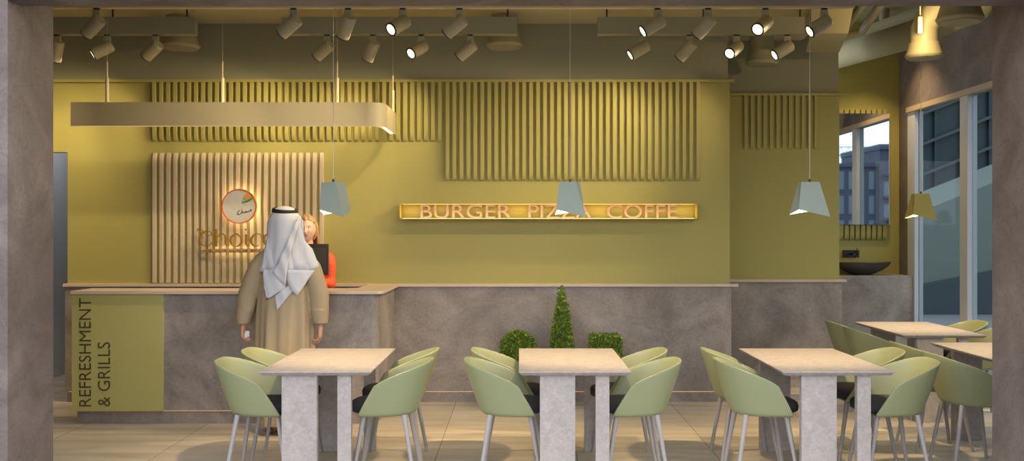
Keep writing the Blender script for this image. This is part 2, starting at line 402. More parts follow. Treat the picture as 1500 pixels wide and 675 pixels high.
# ================================================================== SLAT PANELS
def slats(name, x0, x1, yface, z0, z1, m, label, pitch, w=.036, d=.032, kind='bottom', group=None):
    n = int(round((x1-x0-w)/pitch)); bm = B()
    for k in range(n+1):
        xa = x0+k*pitch
        # profile in (y,z), rounded at bottom and/or top end
        prof = []
        rr = .09
        if kind in ('bottom',):
            prof = [(0, z1), (-d, z1)] + [(-d*math.cos(a), z0+rr-rr*math.sin(a)) for a in [PI/2*q/6 for q in range(7)]]
        elif kind == 'top':
            prof = [(0, z0), (-d, z0)] + [(-d*math.cos(a), z1-rr+rr*math.sin(a)) for a in [PI/2*q/6 for q in range(7)]]
        elif kind == 'square':
            prof = [(0, z0), (-d, z0), (-d, z1), (0, z1)]
        # rounded lower end also in the plane of the wall
        a = [bm.verts.new((xa, yface+y, z)) for y, z in prof]; b = [bm.verts.new((xa+w, yface+y, z)) for y, z in prof]
        c = len(prof); bm.faces.new(a); bm.faces.new(b[::-1])
        for i in range(c): bm.faces.new((a[i], b[i], b[(i+1) % c], a[(i+1) % c]))
    o = obj(name, bm, m, bevel=.002)
    return tag(o, label, 'slat panel', group)
pt = .0665
slats('slat_panel', -3.50, -.73, YB+.02, 2.49, 3.055, M_SLATG, 'short olive wall slats along the top of the wall behind the hanging linear lamp', pt)
slats('slat_panel', -.70, 1.70, YB+.02, 2.115, 3.055, M_SLATG, 'long olive wall slats hanging above the lit word sign', pt)
slats('slat_panel', 2.35, 3.10, YR+.02, 2.49, 3.045, M_SLATG, 'small group of olive wall slats on the recessed wall at right', pt)
slats('slat_panel', -3.50, -1.90, YB+.02, 1.14, 2.385, M_BEIGE, 'tall beige slats with curved tops behind the round logo', pt, kind='top', d=.026)
slats('slat_panel', 3.40, 4.47, YM, 1.52, 3.10, M_SLATG, 'olive slats showing above and below the washroom mirror', .066, w=.05, d=.04)

# ================================================================== LIT WORD SIGN
XA, XB_, ZA, ZB_ = -1.125, 1.683, 1.746, 1.896
sg = empty('word_sign', (.28, 9.07, ZA), 0, 'long shallow lit box sign reading BURGER PIZZA COFFE on the olive wall', 'sign')
def loc(x, y, z): return (x-.28, y-9.07, z-ZA)
bm = B(); yf, yb = 8.995, YB+.02; tk = .008
for (a, b_, c, d) in ((XA, XB_, ZA, ZA+tk), (XA, XB_, ZB_-tk, ZB_), (XA, XA+tk, ZA, ZB_), (XB_-tk, XB_, ZA, ZB_)):
    p, q = loc(a, yf, c), loc(b_, yb, d); box(bm, p[0], q[0], p[1], q[1], p[2], q[2])
p, q = loc(XA, yb-.004, ZA), loc(XB_, yb, ZB_); box(bm, p[0], q[0], p[1], q[1], p[2], q[2])
obj('sign_box', bm, mat('sign_box_paint', (.52, .42, .07), .5), sg)
bm = B(); p, q = loc(XA+.03, 9.004, ZA+tk), loc(XB_-.03, 9.06, ZA+tk+.0012); box(bm, p[0], q[0], p[1], q[1], p[2], q[2])
obj('led_strip', bm, mat('sign_led', (1, .8, .5), .5, emit=(1, .70, .30), estr=3.4), sg)
bm = B(); p, q = loc(XA+.03, 9.004, ZB_-tk-.001), loc(XB_-.03, 9.06, ZB_-tk); box(bm, p[0], q[0], p[1], q[1], p[2], q[2])
obj('led_strip', bm, mat('sign_led_dim', (1, .8, .5), .5, emit=(1, .70, .30), estr=.7), sg)
for wd, pa, pb in (('BURGER', 616, 749), ('PIZZA', 774, 866), ('COFFE', 889, 992)):
    xa, xb = (pa-760)*9.085/F, (pb-760)*9.085/F
    px_, py_, pz_ = loc(xa, 9.085, ZA+tk)
    text_mesh('sign_letters', wd, xb-xa, .132, .02, M_PINK, sg, wallM(px_, py_, pz_))

# ================================================================== LOGO ON THE BEIGE SLATS
YL = 9.045       # front plane of the logo
def ribbon(bm, pts, y0, y1, tx, closed=False, sub=5):
    """pts (u,v,width) in crop units -> extruded stroke of varying width; tx maps (u,v)->(x,z), widths scaled by tx.s"""
    n = len(pts); Q = []
    def g(i): return pts[i % n] if closed else pts[max(0, min(n-1, i))]
    for i in range(n if closed else n-1):
        a, b, c, d = g(i-1), g(i), g(i+1), g(i+2)
        for k in range(sub):
            t_ = k/sub
            Q.append([.5*((2*b[j])+(-a[j]+c[j])*t_+(2*a[j]-5*b[j]+4*c[j]-d[j])*t_*t_+(-a[j]+3*b[j]-3*c[j]+d[j])*t_**3) for j in range(3)])
    if not closed: Q.append(list(pts[-1]))
    m = len(Q); Ls, Rs = [], []
    for i in range(m):
        p0 = Q[(i-1) % m] if closed else Q[max(0, i-1)]; p1 = Q[(i+1) % m] if closed else Q[min(m-1, i+1)]
        dx, dy = p1[0]-p0[0], p1[1]-p0[1]; l = math.hypot(dx, dy) or 1; nx, ny = -dy/l, dx/l; h = max(Q[i][2], 4)/2
        Ls.append((Q[i][0]+nx*h, Q[i][1]+ny*h)); Rs.append((Q[i][0]-nx*h, Q[i][1]-ny*h))
    V = []
    for i in range(m):
        r = []
        for (u, v) in (Ls[i], Rs[i]):
            x, z = tx(u, v)
            r += [bm.verts.new((x, y0, z)), bm.verts.new((x, y1, z))]
        V.append(r)   # L0 L1 R0 R1
    for i in range(m if closed else m-1):
        a, b = V[i], V[(i+1) % m]
        bm.faces.new((a[0], b[0], b[2], a[2])); bm.faces.new((a[1], a[3], b[3], b[1]))
        bm.faces.new((a[0], a[1], b[1], b[0])); bm.faces.new((a[2], b[2], b[3], a[3]))
    if not closed:
        bm.faces.new((V[0][0], V[0][2], V[0][3], V[0][1])); bm.faces.new((V[-1][0], V[-1][1], V[-1][3], V[-1][2]))
LC = P(352, 350, YL)
lg = empty('shop_name_letters', (LC[0], YB-.04, LC[2]), 0, 'golden letters Choice above a slim tagline bar on the beige slats', 'sign')
def txl(u, v):
    q = P(280+u/10.38, 320+v/10.38, YL); return q[0]-LC[0], q[2]-LC[2]
y0_, y1_ = YL-(YB-.04), YL-(YB-.04)+.018
letters = {
 'letter_c': [[(88,190,10),(92,168,12),(120,158,14),(160,172,14),(195,212,14),(235,250,12),(280,258,12),(308,240,13),(298,212,14),(255,190,14),(205,195,18),(158,232,28),(134,295,34),(143,365,28),(185,408,18),(240,414,14),(290,392,14),(318,355,14)]],
 'letter_h': [[(375,155,38),(375,290,38),(375,425,38)],[(398,285,8),(425,245,10),(465,230,14),(505,248,24),(522,300,32),(520,360,30),(538,408,18),(580,405,10)]],
 'letter_o': [[(680,240,12),(625,262,26),(594,325,34),(620,395,26),(680,425,16),(742,393,28),(764,325,34),(735,262,24)],[(640,262,8),(670,232,10),(720,235,10)]],
 'letter_i': [[(828,153,6),(828,168,30),(828,183,6)],[(836,238,38),(832,310,38),(832,375,32),(852,412,18),(885,390,8)]],
 'letter_c2': [[(1062,282,16),(1058,248,18),(1010,232,14),(945,258,28),(908,325,36),(930,395,26),(985,422,14),(1040,400,8)]],
 'letter_e': [[(1070,362,6),(1135,335,16),(1195,292,18),(1190,246,18),(1150,234,14),(1105,285,34),(1108,360,30),(1150,414,16),(1200,405,10)]]}
for k, strokes in letters.items():
    bm = B()
    for s_ in strokes:
        ribbon(bm, s_, y0_, y1_, txl, closed=(k == 'letter_o' and len(s_) == 8))
    fuse('letter', bm, M_BRASS, lg, .0014, 2, .3)
bm = B()
pts = [(145,490),(190,478),(240,470),(300,460),(1190,460),(1260,470),(1330,490),(1260,508),(1190,516),(300,516),(240,508),(190,502)]
q = [txl(u, v) for u, v in pts]
prism(bm, q[::-1], 0, .015, Matrix(((1, 0, 0, 0), (0, 0, 1, y0_), (0, 1, 0, 0), (0, 0, 0, 1))))
obj('tagline_bar', bm, M_BRASS, lg)
a = txl(312, 508); b_ = txl(1180, 468)
text_mesh('tagline', 'REFRESHMENT & GRILLS', b_[0]-a[0], b_[1]-a[1], .008, mat('tagline_cream', (.55, .42, .26), .5), lg, wallM(a[0], y0_-.004, a[1]))
# stand-off pins + glow of the back-lit letters
for u, v in ((134, 300), (375, 300), (594, 325), (764, 325), (836, 320), (908, 325), (1108, 330), (400, 488), (1000, 488)):
    x, z = txl(u, v); bm = B(); tube(bm, [(x, y1_-.004, z), (x, y1_+.022, z)], .004, 6); obj('standoff_pin', bm, M_BRASS, lg)
bm = B(); x, z = txl(320, 487); x2, z2 = txl(1180, 487); box(bm, x, x2, y1_+.002, y1_+.008, z-.012, z+.012)
obj('back_light', bm, M_LEDB, lg)

DC = P(350.2, 302, YL)
dg = empty('round_logo_sign', (DC[0], YB-.04, DC[2]), 0, 'round pale logo disc with orange rim mounted above the golden letters', 'sign')
R_ = 25.6*YL/F
Mw = Matrix(((1, 0, 0, 0), (0, 0, 1, YL-(YB-.04)), (0, 1, 0, 0), (0, 0, 0, 1)))
bm = B(); lathe(bm, [(R_*.96, 0), (R_*.96, .02)], 56, Mw); obj('disc', bm, mat('logo_disc_grey', (.52, .49, .42), .5, var=.1, vscale=30), dg)
bm = B(); lathe(bm, [(R_*.94, -.004), (R_, -.004), (R_, .022), (R_*.94, .022), (R_*.94, -.004)], 56, Mw, cap=False); obj('rim', bm, mat('orange_red_rim', (.62, .10, .015), .4), dg)
def txd(u, v): return (u-388)/9.64*YL/F, -(v-358)/9.64*YL/F
ydg = YL-(YB-.04)
def blob(bm, pts, y, t_=.003):
    q = [txd(*p) for p in pts]; prism(bm, q, 0, t_, Matrix(((1, 0, 0, 0), (0, 0, 1, y), (0, 1, 0, 0), (0, 0, 0, 1))))
bm = B(); blob(bm, [(450,245),(475,205),(515,168),(555,178),(575,200),(565,218),(530,238),(490,262)], ydg-.004)
obj('burger_bun', bm, mat('bun_orange', (.72, .25, .03), .5), dg)
bm = B(); blob(bm, [(430,290),(470,285),(530,255),(575,228),(580,255),(545,285),(490,312),(440,312)], ydg-.0045)
obj('burger_lettuce', bm, mat('lettuce_green', (.10, .25, .03), .5), dg)
bm = B(); blob(bm, [(450,312),(500,312),(560,290),(520,320),(470,330)], ydg-.004)
obj('burger_wrap', bm, mat('cream_wrap', (.75, .66, .50), .5), dg)
bm = B()
for s_ in ([(400,412,7),(380,430,8),(368,465,8),(395,472,6),(425,450,5)], [(432,400,5),(425,455,6),(440,430,5),(452,450,5),(465,440,4)], [(470,440,5),(480,425,5),(490,440,5),(478,450,5),(470,440,5)], [(498,425,5),(502,445,5)], [(525,420,5),(512,430,6),(520,442,5),(535,430,4)], [(540,428,4),(562,405,5),(548,405,6),(545,428,6),(572,412,4)]):
    ribbon(bm, s_, ydg-.004, ydg, txd, sub=4)
obj('script_lettering', bm, mat('black_ink', (.02, .015, .01), .5), dg)
bm = B(); lathe(bm, [(R_*.86, .024), (R_*.94, .024), (R_*.94, .034), (R_*.86, .034), (R_*.86, .024)], 48, Mw, cap=False); obj('back_light', bm, mat('halo_led', (1, .8, .5), .5, emit=(1, .72, .38), estr=7), dg)

# ================================================================== SERVICE COUNTER
ct = empty('service_counter', (-2.48, 8.3, 0), 0, 'long stone service counter with pale slab top and olive lettered panel', 'counter')
ox, oy = -2.48, 8.3
def sh(pts): return [(x-ox, y-oy) for x, y in pts]
r = .07
def counter_outline(x0, x1, yf, yb, ye, xin):
    arc = [(x1-r+r*math.sin(a), yf+r-r*math.cos(a)) for a in [PI/2*k/8 for k in range(9)]]
    return [(x0, yf)] + arc + [(x1, ye), (xin, ye), (xin, yb+.12)] + [(xin-.12+.12*math.cos(a), yb+.12-.12*math.sin(a)) for a in [PI/2*k/6 for k in range(1, 7)]] + [(x0, yb)]
bm = B(); prism(bm, sh(counter_outline(-3.765, -1.19, 8.09, 8.40, YB-.004, -1.40)), .117, 1.104)
obj('counter_body', bm, M_STONE, ct, smooth=True, auto=30)
bm = B(); prism(bm, sh(counter_outline(-3.755, -1.21, 8.127, 8.40, YB-.004, -1.40)), 0, .117)
obj('toe_kick', bm, M_STONE, ct, smooth=True, auto=30)
bm = B(); prism(bm, sh(counter_outline(-3.775, -1.144, 8.045, 8.45, YB-.034, -1.43)), 1.105, 1.130)
obj('counter_top', bm, M_TOPSL, ct, smooth=True, auto=30)
bm = B(); box(bm, -3.775-ox, -3.005-ox, 8.072-oy, 8.093-oy, .115, 1.102); pn = obj('green_panel', bm, M_PANEL, ct)
bm = B(); box(bm, -3.74-ox, -1.27-ox, 8.112-oy, 8.122-oy, .108, .1165); obj('led_strip', bm, M_LED, ct)
# lettering runs upwards: text x -> world z, text y -> world -x
def upM(x, y, z): return Matrix(((0, -1, 0, x), (0, 0, 1, y), (1, 0, 0, z), (0, 0, 0, 1)))
sy = 8.072
def zc(py): return EYE-(py-337.5)*sy/F
def xc(px): return (px-760)*sy/F
text_mesh('panel_lettering', 'REFRESHMENT', zc(436.5)-zc(595), xc(133.5)-xc(116), .004, M_LETTER, pn, upM(xc(133.5)-ox, sy-.002-oy, zc(595)), bold=-.006)
text_mesh('panel_lettering', '& GRILLS', zc(501)-zc(595), xc(161.5)-xc(143.5), .004, M_LETTER, pn, upM(xc(161.5)-ox, sy-.002-oy, zc(595)), bold=-.006)

# monitor on the counter
mn = empty('till_monitor', (-1.80, 8.30, 1.13), 0, 'black till screen seen from behind on the counter', 'screen')
bm = B(); prism(bm, rounded_rect(-.165, .148, 0, .272, .008), -.012, .012, Matrix(((1, 0, 0, 0), (0, 0, 1, 0), (0, 1, 0, .122), (0, 0, 0, 1))))
obj('screen_case', bm, M_DARK, mn, bevel=.003)
bm = B(); box(bm, -.14, .125, -.017, -.011, .155, .36); obj('rear_panel', bm, mat('rear_panel_plastic', (.05, .043, .036), .5), mn, bevel=.002)
bm = B(); tube(bm, [(-.01, .0, .01), (-.01, .015, .13), (-.01, .01, .2)], [.018, .015, .015], 10); obj('neck', bm, M_BLACK, mn)
bm = B(); prism(bm, rounded_rect(-.10, .08, -.07, .07, .02), 0, .012); obj('base', bm, M_BLACK, mn)

# ================================================================== TABLES
def make_table():
    t = empty('dining_table', (0, 0, 0))
    W, D, T = .71, 1.20, .026
    bm = B(); c = .022
    loft(bm, [[(W-c, c, .75-T), (W-c, D-c, .75-T), (c, D-c, .75-T), (c, c, .75-T)], [(W, 0, .745), (W, D, .745), (0, D, .745), (0, 0, .745)],
              [(W-.002, .002, .75), (W-.002, D-.002, .75), (.002, D-.002, .75), (.002, .002, .75)]])
    obj('tabletop', bm, M_TABLE, t)
    for (x0, x1, y0, y1) in ((.134, .358, .045, .095), (.488, .575, .045, .095), (.134, .358, 1.08, 1.13), (.488, .575, 1.08, 1.13)):
        obj('leg', box(B(), x0, x1, y0, y1, 0, .75-T), M_TABLE, t, bevel=.002)
    return t
tab0 = make_table()
TB = [(-1.64, 6.02, 'beige stone dining table in front of the customer in the beige robe'),
      (0.0, 6.02, 'beige stone dining table in front of the clipped shrubs, under the middle pendant'),
      (1.66, 6.02, 'beige stone dining table in front of the recessed wall, right one of the front three'),
      (3.27, 8.12, 'farthest beige stone table, beside the tall window under the mustard pendant'),
      (3.27, 6.40, 'beige stone table cut off by the right pier, nearer than the window table')]
for i, (x, y, l) in enumerate(TB):
    t = tab0 if i == 0 else copy_tree(tab0)
    t.location = (x, y, 0); tag(t, l, 'table', 'stone dining tables')

# ================================================================== CHAIRS
def make_chair():
    t = empty('tub_chair', (0, 0, 0))
    n = 40; e = 2/2.7
    def upath(xf, a, b, ph):
        cs, sn = math.cos(ph), math.sin(ph)
        return xf - a*max(cs, 0)**e, b*math.copysign(abs(sn)**e, sn)
    SS = [0, .012, .03, .055, .09]+[.09+.91*q/9 for q in range(1, 10)]; R = []
    for s in SS:
        r_ = []
        for k in range(n+1):
            ph = -PI/2 + PI*k/n
            xb, yb = upath(.145, .355, .205, ph); xt, yt = upath(.03, .355, .262, ph)
            zt = .655 + .135*min(1, max(0, (.03-xt)/.35))**.85
            if abs(ph) > 1.45: zt -= .006*(abs(ph)-1.45)/.12
            f = s if s > .08 else s
            sb = s
            bul = .006*math.sin(PI*s)
            x = xb+(xt-xb)*sb; y = yb+(yt-yb)*sb
            l = math.hypot(x, y) or 1
            inset = .016*max(0, 1-s/.06)**2
            x += (x/l)*(bul-inset); y += (y/l)*(bul-inset)
            r_.append((x, y, .443+(zt-.443)*s))
        R.append(r_)
    bm = B(); V = loft(bm, R, cap=False, closed=False)
    # floor of the shell
    bot = V[0]; h = len(bot)//2
    for k in range(h): 
        if k == h-1: bm.faces.new((bot[k], bot[k+1], bot[len(bot)-1-k])) if len(bot)-1-k != k+1 else None
        else: bm.faces.new((bot[k], bot[k+1], bot[len(bot)-2-k], bot[len(bot)-1-k]))
    bmesh.ops.remove_doubles(bm, verts=bm.verts, dist=1e-5)
    o = obj('shell', bm, M_CHAIR, t, smooth=True, auto=55)
    s_ = o.modifiers.new('thick', 'SOLIDIFY'); s_.thickness = .013; s_.offset = 0
    bv = o.modifiers.new('round', 'BEVEL'); bv.width = .004; bv.segments = 2; bv.limit_method = 'ANGLE'; bv.angle_limit = 1.0
    bm = B(); rings = []
    for (sc_, z) in ((.90, .452), (.99, .462), (1.0, .49), (.97, .510), (.86, .523), (.5, .530), (.12, .532)):
        r_ = []
        for k in range(40):
            a = 2*PI*k/40; cs, sn = math.cos(a), math.sin(a)
            r_.append((.015+.205*sc_*math.copysign(abs(cs)**.8, cs), .192*sc_*math.copysign(abs(sn)**.8, sn), z))
        rings.append(r_)
    loft(bm, rings); obj('seat_pad', bm, M_PAD, t, smooth=True)
    for dx in (-1, 1):
        for dy in (-1, 1):
            bm = B(); a = (.13*dx-.02, .15*dy, .446); b2 = (.205*dx-.02, .195*dy, 0)
            tube(bm, [a, b2], [.017, .0115], 14); obj('leg', bm, M_LEG, t, smooth=True, auto=60)
    return t
ch0 = make_chair(); firstc = [True]
def chair(x, y, rz, label):
    c = ch0 if firstc[0] else copy_tree(ch0); firstc[0] = False
    c.location = (x, y, 0); c.rotation_euler = (0, 0, rz); tag(c, label, 'chair', 'sage tub chairs around the stone tables')
names = {0: 'the left front table', 1: 'the middle front table', 2: 'the right front table', 3: 'the far window table'}
for i in (0, 1, 2):
    x, y, _ = TB[i]
    adj = [.0, .0, .0][i]
    chair(x-.035, y+.33, 0, f'sage green tub chair, nearer of two on the left side of {names[i]}')
    chair(x-.015, y+.868, 0, f'sage green tub chair, farther of two on the left side of {names[i]}')
    chair(x+.71+.035+(.03 if i == 2 else 0), y+.33, PI, f'sage green tub chair, nearer of two on the right side of {names[i]}')
    chair(x+.71+.025+(.03 if i == 2 else 0), y+.868, PI, f'sage green tub chair, farther of two on the right side of {names[i]}')
chair(3.27-.06, 8.45, .0, 'sage tub chair, nearer one on the left side of the far window table')
chair(3.27-.04, 8.985, .0, 'sage tub chair, farther one left of the far window table, by the recessed wall')
chair(3.98+.06, 8.42, PI, 'sage tub chair right of the far window table, half hidden by the right pier')
chair(3.98+.08, 9.02, PI, 'sage tub chair with round back showing, farther one between far table and window')
chair(3.27-.09, 6.68, .0, 'sage tub chair cut off by the right pier, nearer one left of the cut-off table')
chair(3.27-.09, 7.28, .0, 'sage tub chair, farther one on the left side of the cut-off table')

# ================================================================== TOPIARIES
def leaves(bm, n, surf, size=.022):
    for _ in range(n):
        p, nr = surf(); p = Vector(p); nr = Vector(nr)
        p = p + nr*random.uniform(-.022, .008)
        d = (nr + Vector((random.gauss(0, .6), random.gauss(0, .6), random.gauss(0, .6)))).normalized()
        x, y = frame_of(d); a = random.uniform(0, 2*PI); u = x*math.cos(a)+y*math.sin(a); s = size*random.uniform(.6, 1.2)
        v = d.cross(u)
        q = [bm.verts.new(p), bm.verts.new(p+d*s*.6+u*s*.38+v*s*.1), bm.verts.new(p+d*s*1.2), bm.verts.new(p+d*s*.6-u*s*.38+v*s*.1)]
        f = bm.faces.new(q); f.material_index = random.choice((0, 0, 1))
def topiary(name, x, y, surf, core, zb, n, label):
    t = empty(name, (x, y, 0), 0, label, 'plant', 'clipped shrubs against the stone wainscot')
    bm = B(); core(bm)
    leaves(bm, n, surf); f = obj('foliage', bm, [M_LEAF, M_LEAF2], t)
    bm = B(); tube(bm, [(0, 0, .22), (.004, 0, zb+.05)], .015, 8); obj('trunk', bm, M_BARK, t)
    bm = B(); lathe(bm, [(.085, 0), (.115, .22), (.125, .25), (.105, .25), (.1, .22)], 28); obj('pot', bm, M_POT, t, smooth=True, auto=40)
def s_ball():
    a = random.uniform(0, 2*PI); z = random.uniform(-1, 1); r_ = math.sqrt(1-z*z); n_ = Vector((r_*math.cos(a), r_*math.sin(a), z)); p = n_*.155; p.z += .545; return p, n_
def c_ball(bm): bmesh.ops.create_icosphere(bm, subdivisions=3, radius=.138, matrix=Matrix.Translation((0, 0, .545)))
YP = 8.86
topiary('ball_topiary', (759-760)*YP/F, YP, s_ball, c_ball, .4, 5200, 'ball shaped clipped green shrub left of the cone shaped one')
def s_cone():
    h = 1-math.sqrt(random.random()); a = random.uniform(0, 2*PI); rb = .122; z = .36+h*.78; r_ = rb*(1-h)**.85+.004
    return Vector((r_*math.cos(a), r_*math.sin(a), z)), Vector((math.cos(a), math.sin(a), .16))
def c_cone(bm): lathe(bm, [(.1, .36), (.085, .5), (.055, .8), (.01, 1.1)], 16)
topiary('cone_topiary', (823-760)*YP/F, YP, s_cone, c_cone, .4, 6500, 'tall cone shaped clipped green shrub standing between the ball and the cube')
def s_cube():
    f = random.randrange(5); u, v = random.uniform(-.125, .125), random.uniform(-.125, .125)
    if f == 0: return Vector((u, v, .125+.535)), Vector((0, 0, 1))
    n_ = [(1, 0), (-1, 0), (0, 1), (0, -1)][f-1]
    return Vector((n_[0]*.125+abs(n_[1])*u, n_[1]*.125+abs(n_[0])*u, .535+v)), Vector((n_[0], n_[1], 0))
def c_cube(bm): box(bm, -.11, .11, -.11, .11, .425, .645)
topiary('cube_topiary', (887-760)*YP/F, YP, s_cube, c_cube, .4, 4500, 'low cube shaped clipped green shrub right of the cone shaped one')

# ================================================================== PENDANTS
M_SHIN = mat('shade_inside', (.22, .16, .07), .6)
def pendant(x, y, rz, m, label):
    t = empty('pendant_lamp', (x, y, 1.974), 0, label, 'lamp', 'faceted pendant lamps')
    top = [(-.07, -.04, 0), (.053, -.05, 0), (.06, .05, 0), (-.065, .05, 0)]
    bot = [(-.088, -.040, -.19), (.126, -.052, -.24), (.072, .11, -.19), (-.125, .06, -.222)]
    E = Matrix.Rotation(rz, 3, 'Z')
    bm = B(); a = [bm.verts.new(E @ Vector(p)) for p in top]; b = [bm.verts.new(E @ Vector(p)) for p in bot]
    bm.faces.new(a)
    for i in range(4):
        # each side folds along its diagonal
        j = (i+1) % 4
        bm.faces.new((a[i], a[j], b[j])); bm.faces.new((a[i], b[j], b[i]))
    o = obj('lamp_shade', bm, [m, M_SHIN], t); s = o.modifiers.new('t', 'SOLIDIFY'); s.thickness = .003; s.offset = -1; s.material_offset = 0
    bm = B(); tube(bm, [(0, 0, 0), (0, 0, .022)], .008, 10); obj('cord_grip', bm, M_BLACK, t)
    top_z = (4.15 if x > 2.95 else 3.62)-1.974
    bm = B(); tube(bm, [(0, 0, .02), (0, 0, top_z)], .0022, 6); obj('cord', bm, mat('pale_cord', (.55, .50, .36), .6), t)
    bm = B(); bmesh.ops.create_uvsphere(bm, u_segments=16, v_segments=10, radius=.022, matrix=Matrix.Translation((0, 0, -.075)))
    tube(bm, [(0, 0, -.06), (0, 0, -.002)], .012, 10)
    obj('bulb', bm, mat('pendant_bulb', (1, .9, .7), .4, emit=(1, .78, .45), estr=2.5), t, smooth=True)
    ld = bpy.data.lights.new('bulb_light', 'SPOT'); ld.energy = PEND_W*4; ld.color = WARM; ld.spot_size = math.radians(130); ld.spot_blend = .7; ld.shadow_soft_size = .03
    lo = bpy.data.objects.new('bulb_light', ld); C.objects.link(lo); lo.parent = t; lo.location = (0, 0, -.11)
pendant(-1.285, 6.62, math.radians(-24), M_SHADE, 'pale sage faceted pendant beside the woman at the till')
pendant(.355, 6.62, math.radians(-18), M_SHADE, 'pale sage faceted pendant in front of the lit word sign')
pendant(2.015, 6.62, 0, M_SHADE, 'pale sage faceted pendant in front of the recessed olive wall')
pendant(3.64, 7.02, 0, M_SHADE, 'pendant over the cut-off table, behind the right pier')
pendant(3.66, 8.70, 0, M_SHADEY, 'mustard faceted pendant hanging in front of the tall window')

# ================================================================== LINEAR LAMP OVER THE COUNTER
ll = empty('linear_lamp', (-2.5, 8.3, 2.54), 0, 'long cream linear lamp with one rounded corner hanging over the counter', 'lamp')
y_f = 8.23; zb_, zt_ = 0.0, .205; R2 = .16; xr = -1.16
cl = [(-3.86, y_f)] + [(xr-R2+R2*math.sin(a), y_f+R2-R2*math.cos(a)) for a in [PI/2*k/12 for k in range(13)]] + [(xr, 9.02)]
def offs(path, d):
    out = []
    for i, p in enumerate(path):
        a = path[max(0, i-1)]; b = path[min(len(path)-1, i+1)]; dx, dy = b[0]-a[0], b[1]-a[1]; l = math.hypot(dx, dy)
        out.append((p[0]+dy/l*d, p[1]-dx/l*d))
    return out
def strip(path, d0, d1, z0, z1):
    a, b = offs(path, d0), offs(path, d1)
    bm = B(); rings = [[(p[0]+2.5, p[1]-8.3, z0), (q[0]+2.5, q[1]-8.3, z0), (q[0]+2.5, q[1]-8.3, z1), (p[0]+2.5, p[1]-8.3, z1)] for p, q in zip(a, b)]
    loft(bm, rings); return bm
obj('housing', strip(cl, .0, -.006, zb_, zt_), M_LINLAMP, ll, smooth=True, auto=40)
obj('inner_side', strip(cl, -.044, -.05, zb_, zt_), M_LINLAMP, ll, smooth=True, auto=40)
obj('top_cover', strip(cl, -.006, -.044, zt_-.01, zt_), M_LINLAMP, ll)
for xe in (-3.86,): obj('end_cap', box(B(), xe+2.5, xe+2.506, y_f-8.3+.006, y_f-8.3+.044, zb_, zt_-.01), M_LINLAMP, ll)
obj('diffuser', strip(cl, -.006, -.044, zb_+.014, zb_+.022), mat('lamp_diffuser', (1, .9, .7), .5, emit=(1, .76, .45), estr=3.2), ll)
for px, yy in ((157, y_f+.02), (326, y_f+.02), (494, y_f+.02), (576, 8.98)):
    x = (px-760)*yy/F+2.5
    if yy > 8.9: x = xr-.025+2.5
    h = .21
    hg = obj('hanger', (lambda b: (tube(b, [(x, yy-8.3, zt_-.002), (x, yy-8.3, zt_+h)], .016, 14), b)[1])(B()), mat('brass_cream', (.62, .50, .28), .35), ll, smooth=True, auto=50)
    bm = B(); tube(bm, [(x, yy-8.3, zt_+h), (x, yy-8.3, zt_+h+.14)], .007, 10); tube(bm, [(x, yy-8.3, zt_+h+.13), (x, yy-8.3, 3.62-2.54)], .0018, 6)
    obj('cable', bm, mat('brass_cream', (.62, .50, .28), .35), hg)

# ================================================================== CEILING: BEAMS, TRACK, DUCTS
M_TRACK = mat('cream_track', (.62, .52, .30), .5)
t = obj('light_track', box(B(), -4.6, 2.6, 7.39, 7.44, 3.362, 3.40), M_TRACK); tag(t, 'cream track rail running along just behind the lintel, carrying the front row of spots', 'track rail')
hb = B()
for x in (-3.9, -2.4, -.9, .6, 2.1): tube(hb, [(x, 7.415, 3.40), (x, 7.415, 3.62)], .006, 6)
obj('hangers', hb, M_DUCT, t)
YT2 = 8.39
def beam(pa, pb, label):
    xa, xb = (pa-760)*YT2/F, (pb-760)*YT2/F
    o = obj('ceiling_beam', box(B(), xa, xb, YT2-.0, YT2+.09, 3.365, 3.515), M_CEIL); tag(o, label, 'beam', 'painted beams carrying the rear spots')
    bm = B()
    for x in (xa+.08, (xa+xb)/2, xb-.08): tube(bm, [(x, YT2+.04, 3.515), (x, YT2+.04, 3.62)], .007, 6)
    obj('hanger_rod', bm, M_BLACK, o)
    return o
beam(40, 285, 'painted box beam under the ceiling at the left, ending above the linear lamp')
beam(413, 757, 'painted box beam under the ceiling in the middle, above the short slats')
beam(876, 1187, 'painted box beam under the ceiling at right, joining the slanting duct')
bm = B(); hexa(bm, [(2.56, YT2-.02, 3.365), (2.885, YT2-.02, 3.365), (3.15, 9.4, 3.39), (2.82, 9.4, 3.39), (2.56, YT2-.02, 3.60), (2.93, YT2-.02, 3.60), (3.25, 9.4, 3.62), (2.82, 9.4, 3.62)])
tag(obj('box_duct', bm, M_DUCT), 'slanting rectangular duct running back from the right end of the beams', 'duct')

